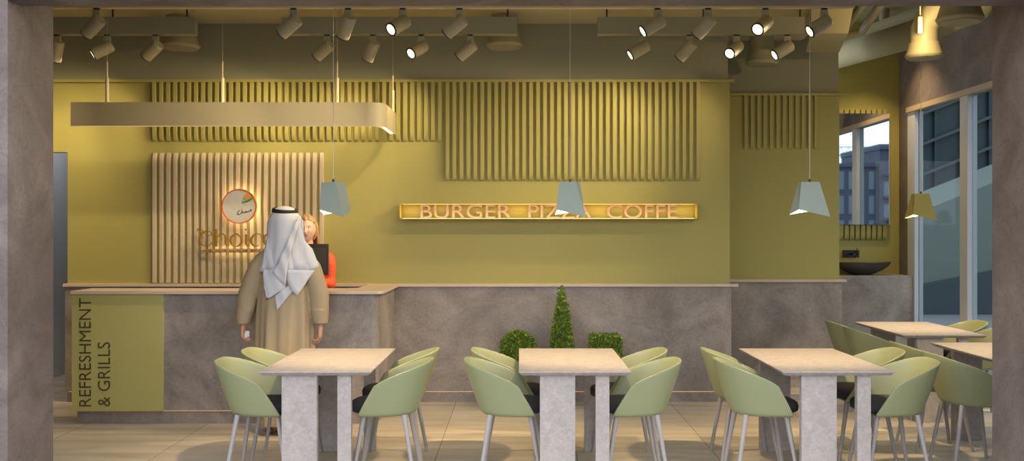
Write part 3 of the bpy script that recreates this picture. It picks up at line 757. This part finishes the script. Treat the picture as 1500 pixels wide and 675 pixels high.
spot_n = [0]
def make_spot():
    t = empty('track_spotlight', (0, 0, 0))
    bm = B(); box(bm, -.020, .020, -.013, .013, -.010, 0); obj('adapter', bm, M_BLACK, t, bevel=.002)
    bm = B(); box(bm, -.026, .026, -.012, .012, -.085, -.010); hd = obj('bracket', bm, M_FIX, t, bevel=.003)
    bm = B(); lathe(bm, [(.040, .072), (.046, .066), (.048, .055), (.048, -.088), (.043, -.094), (.040, -.094), (.038, -.078)], 28)
    obj('body', bm, M_FIX, t, smooth=True, auto=35)
    bm = B(); lathe(bm, [(.0375, -.0955), (.0475, -.0955), (.0485, -.088), (.0375, -.088), (.0375, -.0955)], 28, cap=False); obj('bezel', bm, M_BLACK, t)
    bm = B(); lathe(bm, [(.0375, -.092), (.0375, -.084)], 24); obj('lens', bm, M_LENS, t)
    return t
sp0 = make_spot()
ldat = bpy.data.lights.new('spot_beam', 'SPOT'); ldat.energy = SPOT_W; ldat.color = SPOT_COL; ldat.spot_size = math.radians(84); ldat.spot_blend = .9; ldat.shadow_soft_size = .035
def spot(x, y, z, d, label, group):
    t = sp0 if spot_n[0] == 0 else copy_tree(sp0); spot_n[0] += 1
    t.location = (x, y, z); t.scale = (1.12,)*3; tag(t, label, 'spotlight', group)
    d = Vector(d).normalized(); q = (-d).to_track_quat('Z', 'Y')
    off = Vector((0, 0, -.115)) + d*.0 + Vector((d.x, d.y, 0))*.03
    for c in t.children:
        b = c.name.split('.')[0]
        if b in ('body', 'bezel', 'lens'):
            c.rotation_mode = 'QUATERNION'; c.rotation_quaternion = q; c.location = off
    lo = bpy.data.objects.new('spot_beam', ldat); C.objects.link(lo); lo.parent = t
    lo.rotation_mode = 'QUATERNION'; lo.rotation_quaternion = q; lo.location = off + d*.11
A_, B_2, C_, D_ = (-.78, .34, -.56), (-.42, .5, -.76), (-.58, -.62, -.5), (-.85, -.12, -.52)
front = [(142, A_, 'above the left end of the linear lamp'), (430, A_, 'leftmost on the stretch over the middle beam'), (510, B_2, 'steeply tipped, second over the middle beam'),
         (590, C_, 'with its lit lens towards the viewer, over the middle beam'), (673, A_, 'fourth over the middle beam'),
         (963, D_, 'first over the right beam'), (1037, (-.6, .45, -.66), 'second over the right beam'), (1121, C_, 'with its lit lens towards the viewer, over the right beam'), (1207, D_, 'last at the right end of the rail')]
rear = [(84, (-.35, .4, -.85), 'cut off by the left pier'), (157, (-.78, -.35, -.5), 'with a lit lens edge, above the left end of the linear lamp'), (228, A_, 'next to the left air diffuser'),
        (479, A_, 'first of four under the middle beam'), (546, B_2, 'steeply tipped, second of four under the middle beam'), (617, C_, 'with its lit lens towards the viewer, under the middle beam'), (689, A_, 'fourth under the middle beam, left of the round diffuser'),
        (942, D_, 'first under the right beam'), (1010, (-.6, .45, -.66), 'second under the right beam'), (1079, C_, 'with its lit lens towards the viewer, under the right beam'), (1153, D_, 'last under the right beam, beside the round duct')]
for px, d, l in front: spot((px-760)*7.415/F, 7.415, 3.362, d, 'front row spotlight '+l, 'front row of track spotlights')
for px, d, l in rear: spot((px-760)*(YT2+.04)/F, YT2+.04, 3.365, d, 'rear row spotlight '+l, 'rear row of track spotlights')

def diffuser(px, yy, zbot, dia, label, duct=None, m=M_DUCT, ztop=None, bright=False):
    x = (px-760)*yy/F
    t = empty('air_diffuser', (x, yy, zbot), 0, label, 'air diffuser', 'round ceiling air diffusers'); R1 = dia/2
    bm = B(); lathe(bm, [(R1*.93, 0), (R1, .018), (R1, .030), (R1*.965, .034), (R1*.80, .120), (R1*.80, .134), (R1*.70, .134), (R1*.70, .12)], 40); obj('flared_ring', bm, m, t, smooth=True, auto=25)
    bm = B(); lathe(bm, [(R1*.88, -.006), (R1*.88, .01)], 40); obj('face_plate', bm, M_CEIL, t)
    top = (ztop or 3.62)-zbot
    bm = B()
    if duct: tube(bm, [(0, 0, .12)]+duct, R1*.71, 24)
    else: tube(bm, [(0, 0, .12), (0, 0, top)], R1*.71, 24)
    obj('neck_duct', bm, m, t, smooth=True, auto=50)
    return t
diffuser(264, 8.85, 3.325, .355, 'round painted air diffuser behind the left beam')
diffuser(739, 8.80, 3.325, .335, 'round painted air diffuser with a short duct at the right end of the middle beam')
diffuser(1116, 9.5, 3.29, .33, 'dim round air diffuser under the right beam, in front of the recess')
diffuser(1354, 8.48, 3.17, .325, 'brightly lit round air diffuser above the mustard pendant', duct=[(0, 0, .26), (.02, -.02, .33), (.10, -.08, .44), (.26, -.2, .62), (.36, -.28, .72), (.40, -.32, .85), (.40, -.32, .97)])
diffuser(1406, 6.95, 3.155, .33, 'nearest round air diffuser, half cut off by the lintel at right', ztop=4.15)

# thick duct and pipes behind, at the right
bm = B(); pa, pb = Vector(P(1195, 92, 11.2)), Vector(P(1352, 46, 9.2))
pc = Vector((pb.x+.28, pb.y-.55, pb.z+.12)); tube(bm, [pa-(pb-pa)*.05, pa, pb, pc, pc+Vector((.1, -.25, .3))], .135, 24)
tag(obj('round_duct', bm, M_CEIL, smooth=True, auto=60), 'thick olive round duct slanting across above the mirror corner', 'duct')  # both round ducts take a darker paint that stands for the dimness here
bm = B(); p0 = Vector(P(1222, 66, 11.15)); p1 = Vector(P(1330, 25, 10.3)); tube(bm, [p0-(p1-p0)*.1, p0, p1, p1+(p1-p0)*.3], .075, 18)
tag(obj('round_duct', bm, M_CEIL, smooth=True, auto=60), 'thinner olive pipe running just above the thick slanting duct', 'duct')
for k, (u0, v0, u1, v1, l) in enumerate(((1238, 43, 1264, 4, 'left one of two slim bent olive pipes beside the box duct'), (1262, 47, 1292, 4, 'right one of two slim bent olive pipes beside the box duct'))):
    bm = B(); a = Vector(P(u0, v0, 9.9)); b = Vector(P(u1, v1, 9.0)); tube(bm, [a+Vector((-.38, .35, -.05)), a+Vector((-.06, .04, -.012)), a, a+(b-a)*.15, b, b+(b-a)*.2], .042, 14)
    tag(obj('pipe', bm, M_DUCT, smooth=True, auto=60), l, 'pipe', 'slim bent pipes')
# ceiling can light over the far table
cx_, cy_ = 3.66, 8.30
t = empty('downlight', (P(1348, 45, 8.2)[0], 8.2, P(1348, 48, 8.2)[2]), 0, 'small cylindrical cream downlight in front of the lit air diffuser', 'lamp')
bm = B(); tube(bm, [(0, 0, 0), (0, 0, .135)], .019, 18); obj('can', bm, M_TRACK, t, smooth=True, auto=50)
bm = B(); tube(bm, [(0, 0, .13), (.0, 0, 4.15-t.location.z)], .005, 8); obj('stem', bm, M_TRACK, t)
bm = B(); tube(bm, [(0, 0, -.003), (0, 0, .002)], .014, 14); obj('lens', bm, M_LENS, t)
ld = bpy.data.lights.new('downlight_beam', 'POINT'); ld.energy = 10; ld.color = WARM; ld.shadow_soft_size = .02
lo = bpy.data.objects.new('downlight_beam', ld); C.objects.link(lo); lo.parent = t; lo.location = (-.05, -.16, -.03)

t = empty('downlight', (4.15, 10.85, 4.02), 0, 'ceiling can light over the basin corner, high among the ducts', 'lamp')
bm = B(); lathe(bm, [(.05, 0), (.055, .004), (.055, .13), (.05, .13)], 24); obj('can', bm, M_CEIL, t, smooth=True, auto=40)
bm = B(); lathe(bm, [(.04, -.002), (.04, .002)], 20); obj('lens', bm, M_LENS, t)
ld = bpy.data.lights.new('downlight_beam', 'SPOT'); ld.energy = 70; ld.color = WARM; ld.spot_size = math.radians(95); ld.spot_blend = .8; ld.shadow_soft_size = .03
lo = bpy.data.objects.new('downlight_beam', ld); C.objects.link(lo); lo.parent = t; lo.location = (0, 0, -.02)

# ================================================================== WASHROOM CORNER
bm = B(); box(bm, 3.38, XW-.004, 11.15, YM-.002, 0, 1.112)
tag(obj('vanity_block', bm, M_STONE, bevel=.003), 'stone vanity block carrying the basin below the mirror', 'vanity')
t = empty('wash_basin', (4.08, 11.36, 1.112), 0, 'dark boat shaped basin on the stone vanity', 'basin')
bm = B(); rings = []
for (rx, ry, z) in ((.10, .08, 0), (.15, .10, .02), (.24, .135, .06), (.31, .16, .105), (.345, .175, .145), (.335, .168, .147), (.29, .145, .105), (.2, .11, .05), (.05, .04, .03)):
    rings.append([(rx*math.cos(2*PI*k/40), ry*math.sin(2*PI*k/40), z+(.010*abs(math.cos(2*PI*k/40))**4 if z > .14 else 0)) for k in range(40)])
loft(bm, rings); obj('bowl', bm, M_BASIN, t, smooth=True, auto=50)
bm = B(); lathe(bm, [(.02, .031), (.02, .034)], 16); obj('drain', bm, M_TAP, t)
t = empty('wall_tap', (4.0, YM-.05, 1.36), 0, 'dark wall mounted tap above the basin', 'tap')
bm = B(); box(bm, -.10, .10, -.0, .012, -.045, .045); obj('back_plate', bm, M_TAP, t, bevel=.002)
bm = B(); tube(bm, [(-.0, 0, 0), (0, -.10, -.0), (0, -.125, -.01), (0, -.13, -.04)], .012, 12); obj('spout', bm, M_TAP, t, smooth=True)
bm = B(); tube(bm, [(.06, 0, 0), (.06, -.03, 0)], .014, 12); tube(bm, [(.06, -.028, 0), (.06, -.04, .07)], .005, 8); obj('lever', bm, M_TAP, t, smooth=True)
t = empty('wall_mirror_panel', (3.93, YM-.06, 1.71), 0, 'tall frameless mirror over the basin reflecting window and sky', 'mirror')
t.name = 'tall_mirror'
obj('mirror_glass', box(B(), -.53, .53, -.006, 0, 0, 1.335), M_MIRROR, t)
obj('edge_frame', box(B(), -.532, .532, .0005, .015, -.002, 1.337), M_BLACK, t)

# ================================================================== PEOPLE
def cone_chain(bm, pts, n=16):
    """pts: (x,y,z,r) joints; closed capsules joined later by a voxel remesh"""
    for i, p in enumerate(pts):
        bmesh.ops.create_uvsphere(bm, u_segments=n, v_segments=10, radius=p[3], matrix=Matrix.Translation(p[:3]))
        if i:
            q = pts[i-1]; a, b = Vector(q[:3]), Vector(p[:3]); d = b-a
            if d.length < 1e-5: continue
            x, y = frame_of(d); r0, r1 = q[3], p[3]
            A = [bm.verts.new(a+(x*math.cos(2*PI*k/n)+y*math.sin(2*PI*k/n))*r0) for k in range(n)]
            D = [bm.verts.new(b+(x*math.cos(2*PI*k/n)+y*math.sin(2*PI*k/n))*r1) for k in range(n)]
            for k in range(n): bm.faces.new((A[k], A[(k+1) % n], D[(k+1) % n], D[k]))
            bm.faces.new(A[::-1]); bm.faces.new(D)
def ell(bm, c, rx, ry, rz, rot=None):
    M = Matrix.Translation(c) @ (rot.to_matrix().to_4x4() if rot else Matrix.Identity(4)) @ Matrix.Diagonal((rx, ry, rz, 1))
    bmesh.ops.create_uvsphere(bm, u_segments=24, v_segments=16, radius=1, matrix=M)
def hand(bm, wr, side, curl, down=Vector((0, 0, -1)), fwd=Vector((0, 1, 0)), sc_=1.0):
    """hand hanging from wrist wr; back of the hand faces outwards (side), knuckles forward"""
    out = Vector((side, 0, 0)); palm_in = -out
    p = Vector(wr)
    # palm: four metacarpal chains
    kn = []
    for i in range(4):
        off = fwd*(.030-.020*i)*sc_
        base = p + off*.55 + down*.012*sc_
        k = p + off + down*(.088-.004*abs(i-1)-.004*(i == 3))*sc_
        cone_chain(bm, [(*base, .0145*sc_), (*k, .0125*sc_)], 12); kn.append(k)
    cone_chain(bm, [(*(p-down*.05), .026*sc_), (*p, .023*sc_), (*(p+down*.04*sc_), .020*sc_)], 14)
    L_ = [(.040, .026, .020), (.045, .029, .022), (.041, .027, .021), (.032, .021, .018)]
    for i, k in enumerate(kn):
        a = 0; q = k.copy(); pts = [(*q, .0098*sc_)]
        for j, l in enumerate(L_[i]):
            a += curl[j]+.04*i
            d = down*math.cos(a) + palm_in*math.sin(a)
            q = q + d*l*sc_; pts.append((*q, (.0092, .0084, .0076)[j]*sc_))
        cone_chain(bm, pts, 12)
    # thumb from the side of the palm
    q = p + fwd*.022*sc_ + down*.022*sc_ + palm_in*.006
    pts = [(*q, .015*sc_)]
    for l, v, r_ in ((.042, fwd*.55+down*.75+palm_in*.35, .0125), (.032, fwd*.1+down*.85+palm_in*.5, .0105), (.025, down*.9+palm_in*.55-fwd*.15, .009)):
        q = q + v.normalized()*l*sc_; pts.append((*q, r_*sc_))
    cone_chain(bm, pts, 12)

# ---- the customer, seen from behind
MX, MY = (417-760)*7.76/F, 7.76
man = empty('person', (MX, MY, 0), 0, 'person seen from behind in a white headscarf and long beige robe at the counter', 'person')
bm = B()
ell(bm, (-.015, .01, 1.665), .075, .095, .115)
cone_chain(bm, [(-.012, .0, 1.60, .058), (-.005, -.005, 1.48, .062)])
cone_chain(bm, [(-.16, 0, 1.395, .05), (0, 0, 1.42, .08), (.16, 0, 1.395, .05)])
for s in (-1, 1):
    cone_chain(bm, [(.07*s, 0, 1.35, .11), (.06*s, 0, 1.12, .10), (.08*s, 0, .93, .115), (.09*s, .0, .52, .062), (.095*s, -.01, .12, .045)])
    cone_chain(bm, [(.095*s, -.02, .11, .042), (.10*s, -.03, .05, .045), (.105*s, .05, .035, .04), (.115*s, .13, .03, .034)])
    cone_chain(bm, [(.165*s, 0, 1.39, .052), (.265*s, .01, 1.13, .045)])
wl, wr_ = Vector((-.335, -.01, .865)), Vector((.292, -.01, .860))
cone_chain(bm, [(-.265, .01, 1.13, .045), (-.335, -.01, .90, .030)]); cone_chain(bm, [(.265, .01, 1.13, .045), (.292, -.01, .90, .030)])
hand(bm, wl, -1, (.55, .9, .6)); hand(bm, wr_, 1, (.4, .7, .45))
fuse('body', bm, M_SKIN, man, .0045, 4)
# robe: lofted gown with folds, plus sleeves, fused to one cloth
def gown(bm, prof, cx=0, cy=0, folds=9, n=96, seed=1.0, slant=0.0):
    rings = []
    for z, rx, ry, amp in prof:
        r_ = []
        for k in range(n):
            a = 2*PI*k/n
            f = 1 + amp*(math.sin(folds*a+seed+z*slant)+.6*math.sin((folds*1.7)//1*a+2*seed-z*1.3)+.4*math.sin(3*a+z*3))
            r_.append((cx+rx*f*math.cos(a), cy+ry*f*math.sin(a), z))
        rings.append(r_)
    loft(bm, rings)
bm = B()
prof = [(.075, .225, .175, .10), (.12, .226, .176, .10), (.3, .222, .172, .095), (.5, .222, .168, .085), (.7, .222, .162, .07), (.9, .220, .158, .05), (1.1, .212, .150, .022), (1.25, .208, .142, .010),
        (1.36, .205, .128, .002), (1.43, .180, .110, 0), (1.47, .13, .095, 0), (1.51, .075, .075, 0)]
gown(bm, prof, folds=9, seed=.6, slant=.8, n=144)
for s, wv, kk in ((-1, wl, .0), (1, wr_, 1.0)):
    e = Vector((.275*s-(.02 if s < 0 else 0), .005, 1.12)); c = wv+Vector((0, 0, .0)); c.z = .885
    cone_chain(bm, [(.165*s, 0, 1.405, .072), (.215*s, 0, 1.33, .082), (*((Vector((.215*s, 0, 1.33))+e)/2), .086), (*e, .084), (*((e*.5+c*.5)), .076)], 20)
    A = e*.5+c*.5
    rings = []
    for t_ in [q/6 for q in range(7)]:
        p = A.lerp(c, t_); rr = .076+(.058-.076)*t_
        rings.append([(p.x+rr*(1+.04*math.sin(5*2*PI*k/24+kk))*math.cos(2*PI*k/24), p.y+rr*1.15*math.sin(2*PI*k/24), p.z) for k in range(24)])
    loft(bm, rings)
robe = fuse('robe', bm, M_ROBE, man, .007, 8)
# shoes
for s in (-1, 1):
    bm = B(); rings = []
    for (y, w_, h, z0) in ((-.085, .018, .03, .012), (-.075, .032, .055, .006), (-.03, .038, .065, .004), (.04, .042, .06, .003), (.11, .048, .045, .003), (.17, .04, .034, .004), (.195, .016, .02, .008)):
        rings.append([(.105*s+w_*math.cos(2*PI*k/20), y+.0, z0+h/2+h/2*math.sin(2*PI*k/20)) for k in range(20)])
    loft(bm, rings); obj('shoe', bm, M_LEATH, man, smooth=True)
# headscarf: cap over the head falling to the shoulders
bm = B(); hx = .002
prof = [(1.31, .222, .150, .035), (1.345, .214, .150, .04), (1.40, .195, .148, .04), (1.46, .170, .142, .035), (1.52, .152, .136, .03), (1.58, .143, .13, .022), (1.65, .142, .128, .014), (1.71, .138, .126, .008), (1.755, .124, .118, .004), (1.785, .100, .104, 0), (1.80, .084, .090, 0), (1.82, .074, .08, 0), (1.832, .045, .05, 0), (1.838, .015, .015, 0)]
gown(bm, prof, cx=hx, cy=-.005, folds=7, seed=2.2, slant=2.5)
sc1 = obj('headscarf', bm, M_CLOTH, man, smooth=True)
# hanging folds at the back, drawn at their photographed positions
def sheet(name, poly, depth, bulge, parent, th=.006):
    """poly in crop pixels of (340..490,290..440)x4.5 -> curved cloth sheet of real thickness"""
    q = []
    for u, v in poly:
        px, py = 340+u/4.5, 290+v/4.5; y = MY-.15-depth
        x, _, z = P(px, py, y); q.append((x-MX, z))
    bm = B()
    vs_ = [bm.verts.new((x, 0, z)) for x, z in q]; bm.faces.new(vs_)
    bmesh.ops.triangulate(bm, faces=bm.faces)
    bmesh.ops.subdivide_edges(bm, edges=bm.edges, cuts=5, use_grid_fill=True)
    cx = sum(a for a, _ in q)/len(q)
    for v in bm.verts:
        v.co.y = -.15-depth + 1.3*(v.co.x-hx)**2 - bulge*math.cos(min(1.5, abs(v.co.x-cx)*14)) + .006*math.sin(v.co.x*60+v.co.z*25)
        if v.co.z > 1.36: v.co.y += (v.co.z-1.36)*.16
    o = obj(name, bm, M_CLOTH, parent, smooth=True); s = o.modifiers.new('t', 'SOLIDIFY'); s.thickness = th
    return o
sheet('scarf_fold', [(300, 118), (345, 112), (432, 118), (450, 150), (458, 230), (472, 290), (512, 335), (556, 455), (535, 470), (480, 488), (360, 490), (270, 490), (185, 478), (215, 300), (240, 150)], .0, .0, sc1)
sheet('scarf_fold', [(200, 470), (270, 470), (300, 500), (355, 590), (225, 672), (232, 612), (205, 570)], .012, .01, sc1)
sheet('scarf_fold', [(340, 470), (530, 478), (430, 643), (380, 600)], .010, .012, sc1)
sheet('scarf_fold', [(280, 640), (352, 590), (395, 560), (410, 600), (297, 738)], .004, .008, sc1)
sheet('scarf_fold', [(425, 112), (438, 122), (405, 260), (372, 420), (352, 580), (262, 490), (320, 380), (375, 250)], .026, .016, sc1)
# black head cord, two rings tipped back
bm = B()
for dz, rr in ((0, 1.0), (.014, .965)):
    tube(bm, [(hx+.094*rr*math.cos(2*PI*k/40), -.004+.100*rr*math.sin(2*PI*k/40), 1.793+dz+.012*math.sin(2*PI*k/40)*1.0-.008*math.cos(2*PI*k/40)) for k in range(40)], .011, 10, closed=True)
obj('head_cord', bm, M_CORD, man, smooth=True)
# something white held in the left hand
t = obj('folded_paper', box(B(), -.022, .022, -.006, .006, -.035, .035), mat('white_paper', (.75, .73, .70), .6), bevel=.002)
t.location = (MX+wl.x+.028, MY-.004, .79); tag(t, 'small white folded paper held in the left hand of the robed customer', 'paper')

# ---- the woman at the till
WX, WY_ = (450.5-760)*8.80/F, 8.80
wm = empty('person', (WX, WY_, 0), 0, 'person with blonde hair and an orange-red jacket behind the till screen', 'person')
HZ = 1.655    # head centre height
def headverts(bm):
    n, m = 64, 48; rings = []
    for j in range(1, m):
        th = PI*j/m; r_ = []
        for k in range(n):
            a = 2*PI*k/n
            x, y, z = math.sin(th)*math.cos(a), math.sin(th)*math.sin(a), math.cos(th)
            X, Y, Z = .080*x, .097*y, .126*z
            if Z < 0:
                t_ = -Z/.126; X *= 1-.30*t_**1.6; 
                if Y > 0: Y *= 1-.55*t_
            if Y < 0:
                g = lambda cx, cz, sx_, sz_: math.exp(-((X-cx)/sx_)**2-((Z-cz)/sz_)**2)
                d = .021*g(0, -.028, .011, .016) + .010*g(0, .0, .009, .026) - .010*g(.030, .008, .016, .011) - .010*g(-.030, .008, .016, .011)
                d += .006*g(0, -.058, .022, .010) + .008*g(0, -.098, .022, .016) + .004*g(.042, -.025, .02, .02) + .004*g(-.042, -.025, .02, .02) + .004*g(0, .03, .05, .012)
                Y -= d
            r_.append((X, Y, Z+HZ))
        rings.append(r_)
    loft(bm, rings)
bm = B(); headverts(bm)
cone_chain(bm, [(0, .012, 1.58, .047), (0, .02, 1.48, .048), (0, .02, 1.42, .07)])
cone_chain(bm, [(-.14, .02, 1.40, .05), (0, .01, 1.40, .08), (.14, .02, 1.40, .05)])
for s in (-1, 1):
    ell(bm, (.074*s, .008, HZ-.008), .010, .018, .030)
    cone_chain(bm, [(.055*s, .01, 1.30, .085), (.045*s, .01, 1.08, .078), (.07*s, .01, .92, .10), (.08*s, 0, .50, .055), (.08*s, 0, .1, .038)])
    cone_chain(bm, [(.08*s, .01, .09, .036), (.085*s, -.05, .03, .03), (.09*s, -.12, .025, .024)])
    cone_chain(bm, [(.155*s, .02, 1.40, .048), (.205*s, .0, 1.14, .038)])
cone_chain(bm, [(.205, 0, 1.14, .038), (.10, -.17, 1.185, .026)]); cone_chain(bm, [(-.205, 0, 1.14, .038), (-.12, -.17, 1.185, .026)])
hand(bm, Vector((.09, -.185, 1.19)), 1, (.25, .3, .25), down=Vector((-.75, -.6, -.12)).normalized(), fwd=Vector((-.6, .75, .15)).normalized(), sc_=.85)
hand(bm, Vector((-.11, -.185, 1.19)), -1, (.25, .3, .25), down=Vector((.75, -.6, -.12)).normalized(), fwd=Vector((.6, .75, .15)).normalized(), sc_=.85)
fuse('body', bm, M_SKIN2, wm, .004, 2, .35)
M_EYE = mat('eye_white', (.75, .72, .68), .3); M_IRIS = mat('iris_dark', (.06, .05, .04), .3); M_LIP = mat('lips', (.50, .12, .09), .45); M_BROW = mat('brow', (.20, .11, .05), .8)
for s in (-1, 1):
    bm = B(); ell(bm, (.0285*s, -.0775, HZ+.006), .0125, .008, .0060); ey = obj('eye', bm, M_EYE, wm, smooth=True)
    bm = B(); ell(bm, (.0285*s, -.0835, HZ+.006), .0050, .0028, .0050); obj('iris', bm, M_IRIS, ey, smooth=True)
    bm = B(); tube(bm, [(.012*s, -.0915, HZ+.022), (.024*s, -.0895, HZ+.027), (.038*s, -.0825, HZ+.027), (.048*s, -.074, HZ+.021)], [.0016, .0026, .0022, .001], 8); obj('eyebrow', bm, M_BROW, wm, smooth=True)
    bm = B(); tube(bm, [(.015*s, -.0850, HZ+.010), (.022*s, -.0865, HZ+.0138), (.032*s, -.0855, HZ+.0142), (.042*s, -.078, HZ+.009)], [.0008, .0014, .0015, .0008], 8); obj('eyelashes', bm, M_BROW, ey, smooth=True)
bm = B(); tube(bm, [(-.024, -.0815, HZ-.055), (-.012, -.0905, HZ-.0555), (0, -.0935, HZ-.0565), (.012, -.0905, HZ-.0555), (.024, -.0815, HZ-.055)], [.0012, .0042, .0046, .0042, .0012], 10)
tube(bm, [(-.018, -.085, HZ-.0605), (0, -.0905, HZ-.0635), (.018, -.085, HZ-.0605)], [.0015, .0050, .0015], 10); obj('lips', bm, M_LIP, wm, smooth=True)
# hair: close cap swept back from the hairline, with a length behind the shoulders
bm = B(); n = 96; m_ = 64; rings = []
for j in range(1, m_):
    th = PI*j/m_; r_ = []
    for k in range(n):
        a = 2*PI*k/n; x, y, z = math.sin(th)*math.cos(a), math.sin(th)*math.sin(a), math.cos(th)
        w_ = 1+.030*math.sin(23*math.atan2(x, z+1.2)+5*y)*(1-abs(z)*.3)+.015*math.sin(9*x+14*y)
        r_.append((.0885*x*w_, .106*y*w_+.006, .138*z*w_+HZ))
    rings.append(r_)
loft(bm, rings, cap=True)
dead = []
for f in bm.faces:
    c = f.calc_center_median(); zz = c.z-HZ
    if (c.y < -.012-.55*max(0, zz) and zz < .080*(1-.30*(c.x/.08)**2)) or zz < -.10: dead.append(f)
bmesh.ops.delete(bm, geom=dead, context='FACES')
hair = obj('hair', bm, M_HAIR, wm, smooth=True)
so = hair.modifiers.new('t', 'SOLIDIFY'); so.thickness = .012; so.offset = -1; sm_ = hair.modifiers.new('s', 'SMOOTH'); sm_.iterations = 4
bm = B()
random.seed(3)
for k in range(46):
    a = PI*(.03+.94*k/45); x0, y0 = .078*math.cos(a), .030+.078*math.sin(a)
    zz = HZ+.02+random.uniform(-.01, .02); L_ = random.uniform(.20, .27)
    pts = [(x0*.97, y0, zz+.03), (x0*1.08, y0*1.02, zz-.05), (x0*1.12, y0*1.0+.01, zz-.12), (x0*1.05+random.uniform(-.01, .01), y0+.012, zz-L_)]
    tube(bm, pts, [.010, .013, .012, .003], 8)
obj('hair_length', bm, M_HAIR, hair, smooth=True)
# jacket
bm = B()
prof = [(.93, .175, .125, .006), (1.02, .150, .112, .004), (1.12, .150, .112, .003), (1.25, .172, .125, .002), (1.35, .178, .115, 0), (1.405, .150, .092, 0), (1.44, .095, .075, 0), (1.47, .066, .066, 0)]
gown(bm, prof, cx=0, cy=.015, folds=8, n=64)
for s in (-1, 1):
    cone_chain(bm, [(.150*s, .02, 1.395, .060), (.182*s, .015, 1.375, .068), (.200*s, .01, 1.32, .062), (.205*s, .005, 1.22, .050), (.212*s, 0, 1.14, .050), (.16*s, -.10, 1.165, .040), (.115*s, -.155, 1.185, .034)], 18)
    for q in range(5): ell(bm, (.222*s-.004*q*s, -.02, 1.33-.045*q), .030, .030, .014, Euler((.2, .5*s, 0)))
jk = fuse('jacket', bm, M_RED, wm, .006, 5)
bm = B(); prof = [(.10, .09, .09, 0), (.5, .12, .10, .01), (.80, .155, .125, .006), (.95, .165, .122, 0), (1.0, .15, .11, 0)]
gown(bm, prof, cy=.01, folds=6, n=48); obj('skirt', bm, M_BLACK, wm, smooth=True)
